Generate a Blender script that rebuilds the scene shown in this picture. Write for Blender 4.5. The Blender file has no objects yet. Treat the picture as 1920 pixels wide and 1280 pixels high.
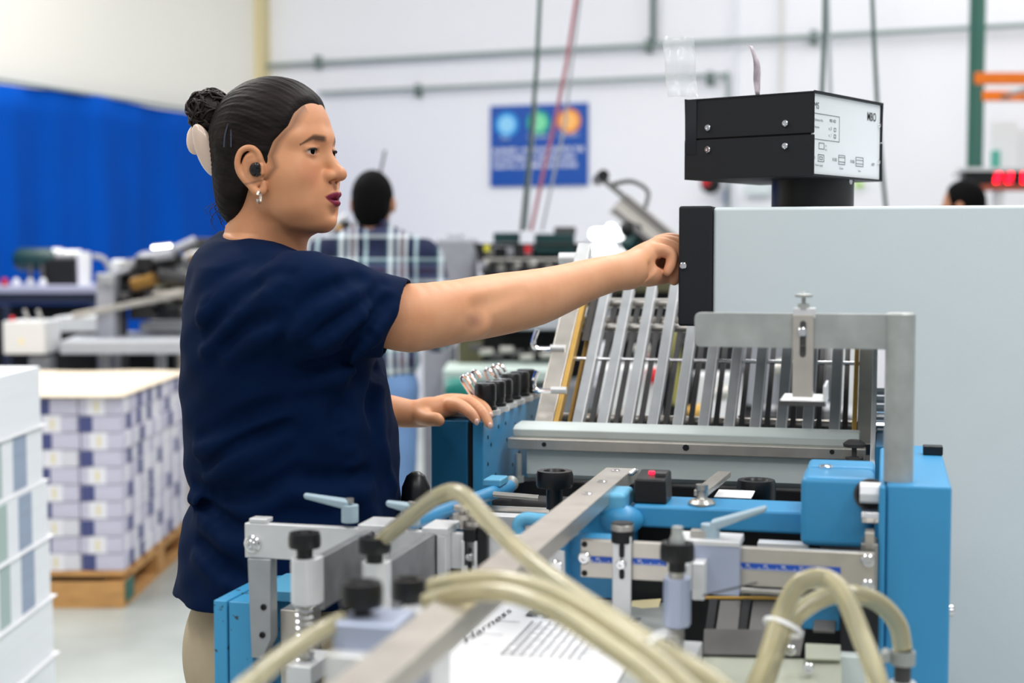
import bpy, bmesh, math, random
import numpy as np
from mathutils import Vector, Matrix, Euler
random.seed(7); rng = np.random.default_rng(7)
C = bpy.context.scene.collection
sc = bpy.context.scene
PI = math.pi

# ------------------------------------------------------------------ camera, world, lights, exposure
CAMZ, FPX = 1.36, 2800.0
PITCH = math.atan(170 / 2800)
cam_d = bpy.data.cameras.new('camera'); cam = bpy.data.objects.new('camera', cam_d); C.objects.link(cam)
cam.location = (0, 0, CAMZ); cam.rotation_euler = (PI / 2 - PITCH, 0, 0)
cam_d.sensor_width = 36; cam_d.lens = FPX / 1920 * 36; cam_d.clip_start = 0.05; cam_d.clip_end = 100
cam_d.dof.use_dof = True; cam_d.dof.focus_distance = 2.2; cam_d.dof.aperture_fstop = 3.2
sc.camera = cam
w = bpy.data.worlds.new('world'); sc.world = w; w.use_nodes = True
w.node_tree.nodes['Background'].inputs[0].default_value = (0.93, 0.96, 1.0, 1)
w.node_tree.nodes['Background'].inputs[1].default_value = 0.38

def area(name, loc, rot, sx, sy, power, col=(1, 1, 1)):
    l = bpy.data.lights.new(name, 'AREA'); l.shape = 'RECTANGLE'; l.size = sx; l.size_y = sy
    l.energy = power; l.color = col
    o = bpy.data.objects.new(name, l); C.objects.link(o); o.location = loc; o.rotation_euler = rot
    return o
area('ceiling_and_fill_light', (-2.2, 3.0, 4.6), (0, 0, 0.2), 0.5, 7.0, 115, (1, .98, .95))
area('ceiling_and_fill_light', (1.6, 2.6, 4.6), (0, 0, 0.2), 0.5, 7.0, 175, (1, .99, .97))
area('ceiling_and_fill_light', (0.2, -1.6, 4.2), (math.radians(18), 0, 0), 6.0, 0.6, 62, (1, .99, .98))  # unseen fill light behind the camera, added to brighten slats and front faces
area('ceiling_and_fill_light', (0.5, 8.6, 5.2), (0, 0, 0.2), 8.0, 0.8, 95, (1, .99, .98))
area('ceiling_and_fill_light', (-3.2, 8.2, 5.2), (0, 0, 0.2), 0.6, 6.0, 185, (1, .98, .93))
area('ceiling_and_fill_light', (4.2, 7.2, 5.2), (0, 0, 0.2), 0.6, 6.0, 75, (1, .99, .98))
sc.view_settings.view_transform = 'Standard'; sc.view_settings.look = 'None'
sc.view_settings.gamma = 1.0; sc.view_settings.use_curve_mapping = False
sc.view_settings.exposure = 0.28

# ------------------------------------------------------------------ geometry helpers
TH = math.radians(14.0)                       # the folding machine stands turned 14 degrees in the room
cT, sT = math.cos(TH), math.sin(TH)
MU, MV, MZ = Vector((cT, -sT, 0)), Vector((sT, cT, 0)), Vector((0, 0, 1))
def W(u, v, z): return MU * u + MV * v + MZ * z            # machine frame -> room
def ray(px, py):
    x = (px - 960) / FPX; y = -(py - 640) / FPX; c, s = math.cos(PITCH), math.sin(PITCH)
    return Vector((x, c + s * y, -s + c * y))
CAMP = Vector((0, 0, CAMZ))
def P(px, py, d): return CAMP + ray(px, py) * d
def Pz(px, py, z): r = ray(px, py); return CAMP + r * ((z - CAMZ) / r.z)
def Pv(px, py, v): r = ray(px, py); return CAMP + r * (v / r.dot(MV))
def Pu(px, py, u): r = ray(px, py); return CAMP + r * (u / r.dot(MU))
def U(p): return p.dot(MU)
def V_(p): return p.dot(MV)
def uz(px, py, v): p = Pv(px, py, v); return U(p), p.z

class MB:
    def __init__(s): s.v = []; s.f = []
    def add(s, vs, fs):
        o = len(s.v); s.v += [tuple(v) for v in vs]; s.f += [tuple(i + o for i in f) for f in fs]; return s
    def hexa(s, p):   # 8 points: bottom ring 0-3, top ring 4-7
        return s.add(p, [(0, 3, 2, 1), (4, 5, 6, 7), (0, 1, 5, 4), (1, 2, 6, 5), (2, 3, 7, 6), (3, 0, 4, 7)])
    def obox(s, o, a, b, c):   # corner and three edge vectors
        o, a, b, c = Vector(o), Vector(a), Vector(b), Vector(c)
        if a.cross(b).dot(c) < 0: a, b = b, a
        return s.hexa([o, o + a, o + a + b, o + b, o + c, o + a + c, o + a + b + c, o + b + c])
    def mbox(s, u0, u1, v0, v1, z0, z1): return s.obox(W(u0, v0, z0), MU * (u1 - u0), MV * (v1 - v0), MZ * (z1 - z0))
    def box(s, x0, x1, y0, y1, z0, z1): return s.obox((x0, y0, z0), (x1 - x0, 0, 0), (0, y1 - y0, 0), (0, 0, z1 - z0))
    def cyl(s, p0, p1, r0, r1=None, n=20, rings=None):
        p0, p1 = Vector(p0), Vector(p1); r1 = r0 if r1 is None else r1
        return s.lathe(p0, p1 - p0, [(0, 0), (r0, 0), (r1, 1), (0, 1)], n, rel=True)
    def lathe(s, o, ax, prof, n=24, rel=False):   # prof: (radius, height) along ax
        o, ax = Vector(o), Vector(ax); L = ax.length if rel else 1; d = ax.normalized()
        q = d.to_track_quat('Z', 'Y'); ex, ey = q @ Vector((1, 0, 0)), q @ Vector((0, 1, 0))
        base = len(s.v); idx = []
        for r, h in prof:
            if r <= 1e-9: s.v.append(tuple(o + d * h * L)); idx.append([len(s.v) - 1])
            else:
                ring = []
                for k in range(n):
                    a = 2 * PI * k / n
                    s.v.append(tuple(o + d * h * L + ex * (r * math.cos(a)) + ey * (r * math.sin(a)))); ring.append(len(s.v) - 1)
                idx.append(ring)
        for A, B in zip(idx, idx[1:]):
            for k in range(n):
                k2 = (k + 1) % n
                if len(A) == 1 and len(B) == 1: break
                if len(A) == 1: s.f.append((A[0], B[k2], B[k]))
                elif len(B) == 1: s.f.append((A[k], A[k2], B[0]))
                else: s.f.append((A[k], A[k2], B[k2], B[k]))
        return s
    def tube(s, pts, r, n=12, cap=True):
        pts = [Vector(p) for p in pts]; rs = r if isinstance(r, (list, tuple)) else [r] * len(pts)
        up = None; rings = []
        for i, p in enumerate(pts):
            t = (pts[min(i + 1, len(pts) - 1)] - pts[max(i - 1, 0)]).normalized()
            if up is None: up = Vector((0, 0, 1)) if abs(t.z) < .9 else Vector((1, 0, 0))
            a = t.cross(up).normalized(); b = a.cross(t).normalized(); up = b
            ring = []
            for k in range(n):
                an = 2 * PI * k / n; s.v.append(tuple(p + a * (rs[i] * math.cos(an)) + b * (rs[i] * math.sin(an)))); ring.append(len(s.v) - 1)
            rings.append(ring)
        for A, B in zip(rings, rings[1:]):
            for k in range(n): s.f.append((A[k], B[k], B[(k + 1) % n], A[(k + 1) % n]))
        if cap: s.f.append(tuple(rings[0])); s.f.append(tuple(reversed(rings[-1])))
        return s
    def prism(s, poly, ext):   # poly: list of points, ext: vector
        n = len(poly); ext = Vector(ext); a = [Vector(p) for p in poly]; b = [p + ext for p in a]
        return s.add(a + b, [tuple(reversed(range(n))), tuple(range(n, 2 * n))] + [(i, (i + 1) % n, n + (i + 1) % n, n + i) for i in range(n)])
    def sphere(s, c, r, n=16, m=10, sc_=(1, 1, 1), R=None):
        c = Vector(c); vs = []; fs = []
        R = R or Matrix.Identity(3)
        for j in range(m + 1):
            for k in range(n):
                t = PI * j / m; a = 2 * PI * k / n
                vs.append(c + R @ Vector((r * sc_[0] * math.sin(t) * math.cos(a), r * sc_[1] * math.sin(t) * math.sin(a), r * sc_[2] * math.cos(t))))
        for j in range(m):
            for k in range(n):
                k2 = (k + 1) % n; fs.append((j * n + k, (j + 1) * n + k, (j + 1) * n + k2, j * n + k2))
        return s.add(vs, fs)

def wloc(o):
    l = Vector((0, 0, 0))
    while o is not None: l += o.location; o = o.parent
    return l
def obj(name, mb, m, parent=None, bevel=0.0, smooth=35, loc=None, seg=2):
    me = bpy.data.meshes.new(name)
    off = wloc(parent) if parent else Vector((0, 0, 0))
    l = Vector(loc) if loc is not None else Vector((0, 0, 0))
    if parent is None and loc is None:
        a = np.array(mb.v); l = Vector(((a[:, 0].min() + a[:, 0].max()) / 2, (a[:, 1].min() + a[:, 1].max()) / 2, a[:, 2].min()))
    o0 = off + (l if parent is None else Vector((0, 0, 0)))
    me.from_pydata([tuple(Vector(v) - o0) for v in mb.v], [], mb.f)
    bm = bmesh.new(); bm.from_mesh(me)
    bmesh.ops.remove_doubles(bm, verts=bm.verts, dist=1e-6)
    bmesh.ops.recalc_face_normals(bm, faces=bm.faces); bm.to_mesh(me); bm.free()
    if smooth:
        me.polygons.foreach_set('use_smooth', [True] * len(me.polygons)); me.set_sharp_from_angle(angle=math.radians(smooth))
    o = bpy.data.objects.new(name, me); C.objects.link(o); me.materials.append(m)
    if parent: o.parent = parent
    else: o.location = l
    if bevel:
        b = o.modifiers.new('bevel', 'BEVEL'); b.width = bevel; b.segments = seg; b.limit_method = 'ANGLE'; b.angle_limit = math.radians(40); b.harden_normals = True
    return o
def tag(o, label=None, cat=None, group=None, kind=None):
    if label: o['label'] = label
    if cat: o['category'] = cat
    if group: o['group'] = group
    if kind: o['kind'] = kind
    return o
def thing(name, label, cat, loc=(0, 0, 0), group=None):
    o = bpy.data.objects.new(name, None); C.objects.link(o); o.location = loc; o.empty_display_size = .1
    return tag(o, label, cat, group)
def struct(name, mb, m, **k): return tag(obj(name, mb, m, **k), kind='structure')
def kids(o): return [c for c in bpy.data.objects if c.parent == o]
def dup(root, delta, label=None, rotz=None):
    r = root.copy(); C.objects.link(r); r.location = root.location + Vector(delta)
    if label: r['label'] = label
    if rotz is not None: r.rotation_euler = (0, 0, rotz)
    for ch in kids(root):
        c = ch.copy(); C.objects.link(c); c.parent = r
        for g in kids(ch):
            d = g.copy(); C.objects.link(d); d.parent = c
    return r
def spline(pts, n=8):
    pts = [Vector(p) for p in pts]; out = []
    q = [pts[0] * 2 - pts[1]] + pts + [pts[-1] * 2 - pts[-2]]
    for i in range(1, len(q) - 2):
        a, b, c, d = q[i - 1:i + 3]
        for k in range(n):
            t = k / n
            out.append(0.5 * ((2 * b) + (c - a) * t + (2 * a - 5 * b + 4 * c - d) * t * t + (3 * b - a - 3 * c + d) * t ** 3))
    out.append(pts[-1]); return out

# ------------------------------------------------------------------ materials
def lin(c):
    if isinstance(c, str): c = [int(c[i:i + 2], 16) / 255 for i in (0, 2, 4)]
    return tuple((x / 12.92 if x <= .04045 else ((x + .055) / 1.055) ** 2.4) for x in c) + (1.0,)
def mat(name, col, rough=.5, metal=0., vary=0., vscale=20., bump=0., bscale=60., coat=0., trans=0., emit=0., sss=0., stretch=None, alpha=1., col2=None, ior=1.45, dist=.001, spec=.5):
    m = bpy.data.materials.new(name); m.use_nodes = True; nt = m.node_tree; N = nt.nodes; L = nt.links
    b = N['Principled BSDF']; c = lin(col)
    b.inputs['Base Color'].default_value = c; b.inputs['Roughness'].default_value = rough; b.inputs['Metallic'].default_value = metal
    b.inputs['Coat Weight'].default_value = coat; b.inputs['Transmission Weight'].default_value = trans; b.inputs['IOR'].default_value = ior
    b.inputs['Specular IOR Level'].default_value = spec
    b.inputs['Alpha'].default_value = alpha
    if sss: b.inputs['Subsurface Weight'].default_value = sss; b.inputs['Subsurface Radius'].default_value = (1, .35, .2); b.inputs['Subsurface Scale'].default_value = .008
    if emit: b.inputs['Emission Color'].default_value = c; b.inputs['Emission Strength'].default_value = emit
    if vary or bump or col2:
        tc = N.new('ShaderNodeTexCoord'); mp = N.new('ShaderNodeMapping'); L.new(tc.outputs['Object'], mp.inputs[0])
        if stretch: mp.inputs['Scale'].default_value = stretch
    if vary or col2:
        n = N.new('ShaderNodeTexNoise'); n.inputs['Scale'].default_value = vscale; n.inputs['Detail'].default_value = 5; L.new(mp.outputs[0], n.inputs[0])
        mx = N.new('ShaderNodeMix'); mx.data_type = 'RGBA'
        c2 = lin(col2) if col2 else c
        mx.inputs[6].default_value = tuple(x * (1 - vary) for x in c[:3]) + (1,); mx.inputs[7].default_value = tuple(min(1, x * (1 + vary)) for x in c2[:3]) + (1,)
        r = N.new('ShaderNodeMapRange'); r.inputs[1].default_value = .3; r.inputs[2].default_value = .7
        L.new(n.outputs['Fac'], r.inputs[0]); L.new(r.outputs[0], mx.inputs[0]); L.new(mx.outputs[2], b.inputs['Base Color'])
        rr = N.new('ShaderNodeMapRange'); rr.inputs[3].default_value = rough * .85; rr.inputs[4].default_value = min(1, rough * 1.15)
        L.new(n.outputs['Fac'], rr.inputs[0]); L.new(rr.outputs[0], b.inputs['Roughness'])
    if bump:
        n2 = N.new('ShaderNodeTexNoise'); n2.inputs['Scale'].default_value = bscale; n2.inputs['Detail'].default_value = 4; L.new(mp.outputs[0], n2.inputs[0])
        bp = N.new('ShaderNodeBump'); bp.inputs['Strength'].default_value = bump; bp.inputs['Distance'].default_value = dist
        L.new(n2.outputs['Fac'], bp.inputs['Height']); L.new(bp.outputs[0], b.inputs['Normal'])
    return m
M = {}
M['blue'] = mat('blue_paint', '3a8fc0', .38, vary=.05, vscale=8, bump=.15, bscale=300, dist=.0006)
M['blue_dark'] = mat('blue_paint_dark', '1c648c', .42, vary=.06, vscale=8, bump=.15, bscale=300, dist=.0006)
M['blue_light'] = mat('blue_paint_light', '62acd0', .4, vary=.05, vscale=8)
M['steel'] = mat('brushed_steel', 'b9b6b0', .33, .85, vary=.08, vscale=40, bump=.05, bscale=200, stretch=(1, 1, 8))
M['steel_warm'] = mat('warm_steel', 'c9c3ba', .34, .78, vary=.07, vscale=30)
M['alu'] = mat('matt_aluminium', 'd9dadb', .42, .45, vary=.05, vscale=30, bump=.08, bscale=300)
M['alu_dull'] = mat('dull_aluminium', 'a3a6a9', .48, .5, vary=.07, vscale=25)
M['galv'] = mat('galvanised_steel', 'a9adab', .5, .45, vary=.12, vscale=35, bump=.2, bscale=180)
M['chrome'] = mat('chrome', 'e8e8ea', .12, 1.)
M['black'] = mat('black_plastic', '101113', .35, bump=.05)
M['black_matt'] = mat('black_powder_coat', '0f1218', .62, bump=.4, bscale=900, dist=.0005)
M['dark'] = mat('dark_recess_metal', '191a1c', .55, .3, vary=.2)
M['dark_grey'] = mat('dark_grey_metal', '4d4c4d', .5, .5, vary=.12)
M['panel'] = mat('pale_grey_paint', 'd3dde0', .45, vary=.015, vscale=6, bump=.25, bscale=700, dist=.0004)
M['roller'] = mat('pale_roller_rubber', 'ccd6d4', .42, vary=.04, vscale=12)
M['gold'] = mat('yellow_passivated_strip', 'c9a050', .4, .35, vary=.08)
M['plate_green'] = mat('greenish_steel_plate', 'b3b6a6', .45, .4, vary=.06)
M['alu_arm'] = mat('mottled_cast_aluminium', '8f9092', .4, .7, vary=.22, vscale=22)
M['paper'] = mat('white_paper', 'f2f2f4', .8)
M['white'] = mat('white_plastic', 'e9eaec', .45)
M['hose'] = mat('clear_yellowed_hose', 'd3cba8', .12, trans=.62, vary=.05, vscale=10, coat=.3, ior=1.25)
M['red'] = mat('red_plastic', 'c8202a', .4)
M['ruler_blue'] = mat('ruler_blue', '1d4fae', .45)
M['ink'] = mat('black_print', '17181b', .7)
M['ink_grey'] = mat('grey_print', '54585d', .7)
# ------------------------------------------------------------------ room shell
WD = Vector((-0.935, 0.353, 0)).normalized(); WN = Vector((0.353, 0.935, 0)).normalized()
WC = 11.30
def Pw(px, py, off=0.0): r = ray(px, py); return r * ((WC - off) / r.dot(WN)) + CAMP     # point on the back wall (off = metres in front)
corner = Pw(497, 470); corner.z = 0
M['wall'] = mat('white_wall_paint', 'ecedf3', .8, vary=.012, vscale=1.2, bump=.1, bscale=40)
M['wall_l'] = mat('cream_wall_paint', 'f7f4ea', .8, vary=.012, vscale=1.0)
M['floor'] = mat('sealed_concrete', 'a3a9a4', .32, vary=.10, vscale=1.6, col2='b7bcb7', bump=.08, bscale=14)
M['trim'] = mat('yellow_door_trim', 'd8cba0', .6)
fl = MB(); fl.box(-9, 12, -3, 20, -.1, 0); struct('floor', fl, M['floor'], smooth=0)
b = MB(); b.obox(corner, -WD * 17, WN * .2, (0, 0, 6.0)); struct('wall_back', b, M['wall'], smooth=0)
b = MB(); b.obox(corner - WN * 12, WN * 12.2, WD * .2, (0, 0, 6.0)); struct('wall_left', b, M['wall_l'], smooth=0)
b = MB(); b.obox(corner - WD * .0 - WN * .14, -WD * .07, WN * .14, (0, 0, 6.0)); struct('trim_1', b, M['trim'], smooth=0)
for k in range(1, 7):   # control joints of the tilt-up wall
    pass
# pipes on the wall
M['pipe'] = mat('grey_green_pipe', '8d9a98', .5, .2)
M['pipe_dark'] = mat('dark_green_conduit', '51655f', .5, .1)
def wall_pt(px, z, off): r = ray(px, 470); p = r * ((WC - off) / r.dot(WN)); p.z = z; return p
def clampset(parent, pxs, z, off, m, up=.0):
    for px in pxs:
        p = wall_pt(px, z, off); b = MB(); b.obox(p - WD * -.02 - Vector((0, 0, .05)), WD * .04, WN * off, (0, 0, .1 + up)); obj('pipe_clamp', b, m, parent)
t = thing('conduit_pipe', 'long thin grey pipe high along the white wall, the upper one', 'pipe', wall_pt(505, 2.93, .06))
obj('pipe', MB().cyl(wall_pt(505, 2.93, .06), wall_pt(2300, 2.955, .06), .018, n=10), M['pipe'], t)
clampset(t, (604, 792 + 430, 1530), 2.94, .06, M['pipe_dark'])
obj('drop_pipe', MB().cyl(wall_pt(1222, 2.94, .06), wall_pt(1222, 5.9, .06), .022, n=10), M['pipe_dark'], t)
t = thing('conduit_pipe', 'shorter grey pipe under the long one, bending down at its end', 'pipe', wall_pt(600, 2.68, .06))
pp = [wall_pt(600, 2.68, .06), wall_pt(900, 2.685, .06), wall_pt(1320, 2.69, .06), wall_pt(1352, 2.67, .06), wall_pt(1362, 2.6, .06), wall_pt(1364, 1.4, .06)]
obj('pipe', MB().tube(spline(pp, 5), .015, 8), M['pipe'], t)
clampset(t, (791, 1337), 2.67, .06, M['pipe_dark'])
M['conduit_pale'] = mat('painted_over_conduit', 'dcd8d2', .7)
for px, lab in ((1372, 'thin pale pipe running straight up the white wall behind the black box'), (1460, 'second thin pale pipe up the wall, right of the first')):
    tag(obj('wall_conduit', MB().cyl(wall_pt(px, 0, .03), wall_pt(px, 5.9, .03), .012, n=8), M['wall'] if px < 1400 else M['conduit_pale']), lab, 'pipe')
# ================================================================== the folding machine
FM = thing('folding_machine', 'blue and silver paper folding machine with slatted fold plate, under the reaching arm', 'machine', W(-.38, 2.1, 0))
def part(name, b, m, parent=FM, bevel=.0015, label=None, **k):
    o = obj(name, b, m, parent, bevel=bevel, **k)
    if label: o['label'] = label
    return o
def screw(parent, p, n, r=.008, h=.004, name='bolt', m=None):
    n = Vector(n).normalized(); p = Vector(p); b = MB()
    b.lathe(p, n, [(0, 0), (r, 0), (r, h * .7), (r * .8, h), (r * .45, h), (r * .4, h * .35), (0, h * .35)], 12)
    o = obj(name, b, m or M['chrome'], parent); return o
def knob(parent, p, r, h, m=None, ax=(0, 0, 1), stem=.5, name='knob', stem_l=.02):
    """ribbed hand knob: p = centre of top"""
    p = Vector(p); ax = Vector(ax).normalized(); b = MB(); n = 40; q = ax.to_track_quat('Z', 'Y'); ex, ey = q @ Vector((1, 0, 0)), q @ Vector((0, 1, 0))
    prof = [(.55, -.0), (.62, .003), (.93, .003), (1.0, -.002), (1.0, -h + .003), (.94, -h), (stem, -h - .001), (stem, -h - stem_l), (0, -h - stem_l)]
    rings = []
    for i, (f, z) in enumerate(prof):
        if f == 0: b.v.append(tuple(p + ax * z)); rings.append([len(b.v) - 1]); continue
        ring = []
        for k in range(n):
            rr = r * f * (1 - (.035 if (k % 2 and 3 <= i <= 4) else 0)); a = 2 * PI * k / n
            b.v.append(tuple(p + ax * z + ex * rr * math.cos(a) + ey * rr * math.sin(a))); ring.append(len(b.v) - 1)
        rings.append(ring)
    b.f.append(tuple(rings[0]))
    for A, B in zip(rings, rings[1:]):
        for k in range(n):
            k2 = (k + 1) % n
            b.f.append((A[k], A[k2], B[k2], B[k]) if len(B) > 1 else (A[k], A[k2], B[0]))
    return obj(name, b, m or M['black'], parent, smooth=28)

# --- left side frame (blue plate, chipped edge)
M['blue_worn'] = mat('worn_blue_paint', '4097c6', .4, vary=.05, vscale=8)
nt = M['blue_worn'].node_tree; nd = nt.nodes; bs = nd['Principled BSDF']
src = bs.inputs['Base Color'].links[0].from_socket
tcn = nd.new('ShaderNodeTexCoord'); vn = nd.new('ShaderNodeTexNoise'); vn.inputs['Scale'].default_value = 75; vn.inputs['Detail'].default_value = 6
nt.links.new(tcn.outputs['Object'], vn.inputs[0]); mr = nd.new('ShaderNodeMapRange'); mr.inputs[1].default_value = .63; mr.inputs[2].default_value = .65
nt.links.new(vn.outputs['Fac'], mr.inputs[0]); mxn = nd.new('ShaderNodeMix'); mxn.data_type = 'RGBA'; mxn.inputs[7].default_value = lin('37424a')
nt.links.new(mr.outputs[0], mxn.inputs[0]); nt.links.new(src, mxn.inputs[6]); nt.links.new(mxn.outputs[2], bs.inputs['Base Color'])
ZL = .922
pn = Pz(400, 1125, ZL); uL, vL = U(pn), V_(pn)
uR_ = U(Pz(468, 1132, ZL))
part('side_frame', MB().mbox(uL, uL + .018, vL, 1.885, .0, ZL), M['blue_worn'])
part('rear_side_frame', MB().mbox(uL, uR_, 2.375, 3.0, .0, .80), M['blue'])
part('side_frame', MB().mbox(uL + .0195, uR_, vL + .002, 1.885, .0, ZL - .001), M['blue_worn'])
part('top_ledge', MB().mbox(uL + .03, uR_ + .05, vL + .06, 1.885, ZL - .012, ZL + .002), M['blue_light'])
# silver end bracket hanging on the rail, left
VR = 1.70
u0, zt = uz(458, 980, VR); _, zb = uz(458, 1045, VR)
u1, _ = uz(1640, 1035, VR)
RT, RB = zt, zb
ua, _ = uz(1030, 1000, VR)
ub, _ = uz(1088, 1010, VR)
part('cross_rail', MB().mbox(u0, ua, VR, VR + .012, RB, RT), M['alu'], label='bare silver left half of the cross rail')
part('rail_top_clip', MB().mbox(u0 + .006, u0 + .03, VR, VR + .02, RT, RT + .006), M['alu'])
screw(FM, W(u0 + .012, VR, RT - .025), -MV, .011, .006)
screw(FM, W(u0 + .012, VR - .006, RT - .025), -MV, .006, .004)
# vertical hanger with tapered foot
a0, _ = uz(466, 1045, VR); a1, _ = uz(509, 1045, VR)
zt2, zb2 = RB, uz(480, 1232, VR)[1]
pl = [W(a0, VR - .004, zt2), W(a1, VR - .004, zt2), W(a1, VR - .004, zt2 - .10), W(a1 - .012, VR - .004, zb2), W(a0 + .004, VR - .004, zb2)]
part('rail_hanger', MB().prism(pl, MV * .022), M['alu_dull'])
screw(FM, W((a0 + a1) / 2 + .004, VR - .004, zb2 + .03), -MV, .004, .002, m=M['dark'])
screw(FM, W((a0 + a1) / 2 + .006, VR - .004, zb2 + .065), -MV, .004, .002, m=M['dark'])
part('inner_block', MB().mbox(a1 + .002, a1 + .038, VR + .02, VR + .07, .4, ZL - .01), M['steel_warm'])

# --- ruler half of the rail
part('ruler_rail', MB().mbox(ub, u1, VR, VR + .012, RB - .002, RT - .001), M['steel_warm'], label='cross rail half carrying blue measuring scales')
for px, py, r in ((1096, 1020, .0035), (1096, 1078 - 4, .0035)): uu, z_ = uz(px, py, VR); screw(FM, W(uu, VR, z_), -MV, r, .001, m=M['dark'])
for px, py in ((1096, 1045), (1627, 1050), (1627, 1097)): uu, z_ = uz(px, py, VR); screw(FM, W(uu, VR, z_), -MV, .0075, .005)
def ruler(px0, px1, py0, py1):
    (ua_, za), (ub_, zb_) = uz(px0, py0, VR), uz(px1, py1, VR); hh = .0075; zc = (za + zb_) / 2
    r = part('ruler_scale', MB().mbox(ua_, ub_, VR - .0012, VR, zc - hh / 2, zc + hh / 2), M['ruler_blue'], bevel=0)
    t = MB(); n = int((ub_ - ua_) / .0025)
    for i in range(n):
        uu = ua_ + .001 + i * .0025; l = .0034 if i % 4 == 0 else .0018
        t.mbox(uu, uu + .0007, VR - .0015, VR - .0011, zc - hh / 2, zc - hh / 2 + l)
    tag(obj('tick_marks', t, M['white'], r), kind='stuff')
    for i in range(0, int((ub_ - ua_) / .02)):
        d = MB(); uu = ua_ + .006 + i * .02
        text_mesh(d, str(30 - i if px0 > 1200 else 60 - i), W(uu, VR - .0016, zc - .0002), MU, MZ, .0034, -MV)
        obj('numeral', d, M['white'], r, smooth=0)
FONT = None
def text_mesh(mb, s, o, ex, ez, size, n, align='LEFT', bold=0.0, width=None):
    """flat lettering as mesh: baseline origin o, ex right, ez up"""
    c = bpy.data.curves.new('t', 'FONT'); c.body = s; c.size = 1; c.align_x = align; c.resolution_u = 3; c.offset = bold
    ob = bpy.data.objects.new('t', c); C.objects.link(ob)
    me = ob.to_mesh(); k = size / .72
    vs = [Vector(v.co) for v in me.vertices]; fs = [tuple(p.vertices) for p in me.polygons]
    sx = k
    if width and vs:
        w_ = max(v.x for v in vs) - min(v.x for v in vs); sx = width / max(w_, 1e-6)
    mb.add([Vector(o) + Vector(ex) * (v.x * sx) + Vector(ez) * (v.y * k) + Vector(n) * .0002 for v in vs], fs)
    ob.to_mesh_clear(); bpy.data.objects.remove(ob); bpy.data.curves.remove(c); return mb
ruler(1108, 1148, 1049, 1049.5); ruler(1186, 1250, 1052, 1054.5); ruler(1388, 1576, 1062, 1068)

def slot_plate(px0, px1, py0, py1, v, m, holes=(), name='slotted_plate', th=.004, parent=FM):
    (a, zt_), (b_, zb_) = uz(px0, py0, v), uz(px1, py1, v)
    o = part(name, MB().mbox(a, b_, v - th, v, zb_, zt_), m, parent=parent)
    for (hx0, hx1, hy0, hy1) in holes:
        (ha, hz), (hb, hz2) = uz(hx0, hy0, v - th), uz(hx1, hy1, v - th); r = abs(hb - ha) / 2; cu = (ha + hb) / 2
        pts = [W(cu + r * math.cos(t), v - th - .0006, hz - r + r * math.sin(t)) for t in np.linspace(0, PI, 7)] + [W(cu + r * math.cos(t), v - th - .0006, hz2 + r + r * math.sin(t)) for t in np.linspace(PI, 2 * PI, 7)]
        obj('slot', MB().prism(pts, MV * .0008), M['ink'], o)
    return o
slot_plate(1149, 1184, 1003, 1158, VR - .004, M['alu'], [(1161, 1171, 1018, 1046), (1161, 1171, 1066, 1086)])
screw(FM, Pv(1165, 1057, VR - .009), -MV, .006, .006)
slot_plate(866, 896, 1012, 1075, VR - .006, M['alu'], [(877, 885, 1026, 1036), (877, 885, 1052, 1072)])
screw(FM, Pv(881, 1044, VR - .011), -MV, .005, .005)
u_, z_ = uz(1167, 990, VR)
part('clamp_stud', MB().cyl(W(u_, VR + .0, RT - .002), W(u_, VR + .0, RT + .022), .013, n=18), M['dark'])
part('clamp_stud', MB().lathe(W(u_, VR, RT + .012), MZ, [(0, 0), (.0135, 0), (.0135, .008), (0, .008)], 18), M['steel'])
u_, z_ = uz(890, 985, VR)
part('clamp_bracket', MB().mbox(u_ - .012, u_ + .004, VR - .01, VR + .02, RB + .005, RT + .008), M['black'], bevel=.002)
part('clamp_bracket', MB().mbox(u_ + .006, u_ + .018, VR - .01, VR + .02, RB - .01, RT + .01), M['black'], bevel=.002)
# knurled screws on rail
for px, py in ((867, 952), (893, 965)):
    c_ = Pv(px, py, VR + .01)
    b = MB(); b.lathe(c_ - MZ * .025, MZ, [(0, 0), (.004, 0), (.004, .012), (.012, .012), (.012, .018), (.004, .018), (.004, .023), (.011, .023), (.011, .028), (0, .028)], 18); part('thumb_screw', b, M['steel_warm'], bevel=0)

# --- vertical pillar bracket (blue) at the middle of the rail
(q0, qz), (q1, qz1) = uz(1062, 1005, VR + .03), uz(1150, 1122, VR + .03)
part('pillar_bracket', MB().mbox(q0, q1, VR + .03, VR + .06, qz1, qz), M['blue'])
(r0, rz), (r1, rz1) = uz(1000, 1075, VR + .012), uz(1064, 1150, VR + .012)
part('foot_bracket', MB().mbox(r0, r1, VR + .0, VR + .03, rz1, rz + .05), M['blue'], bevel=.004)
p_ = Pv(1047, 1062, VR - .0)
part('silver_square', MB().mbox(U(p_) - .0105, U(p_) + .0085, VR - .005, VR, p_.z - .02, p_.z + .02), M['alu'])
screw(FM, W(U(p_) - .001, VR - .005, p_.z + .001), -MV, .0085, .005)
p_ = Pv(996, 1082, VR - .01); part('hex_nut', MB().cyl(p_, p_ - MU * .014, .008, n=6), M['chrome'], bevel=0)
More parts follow.
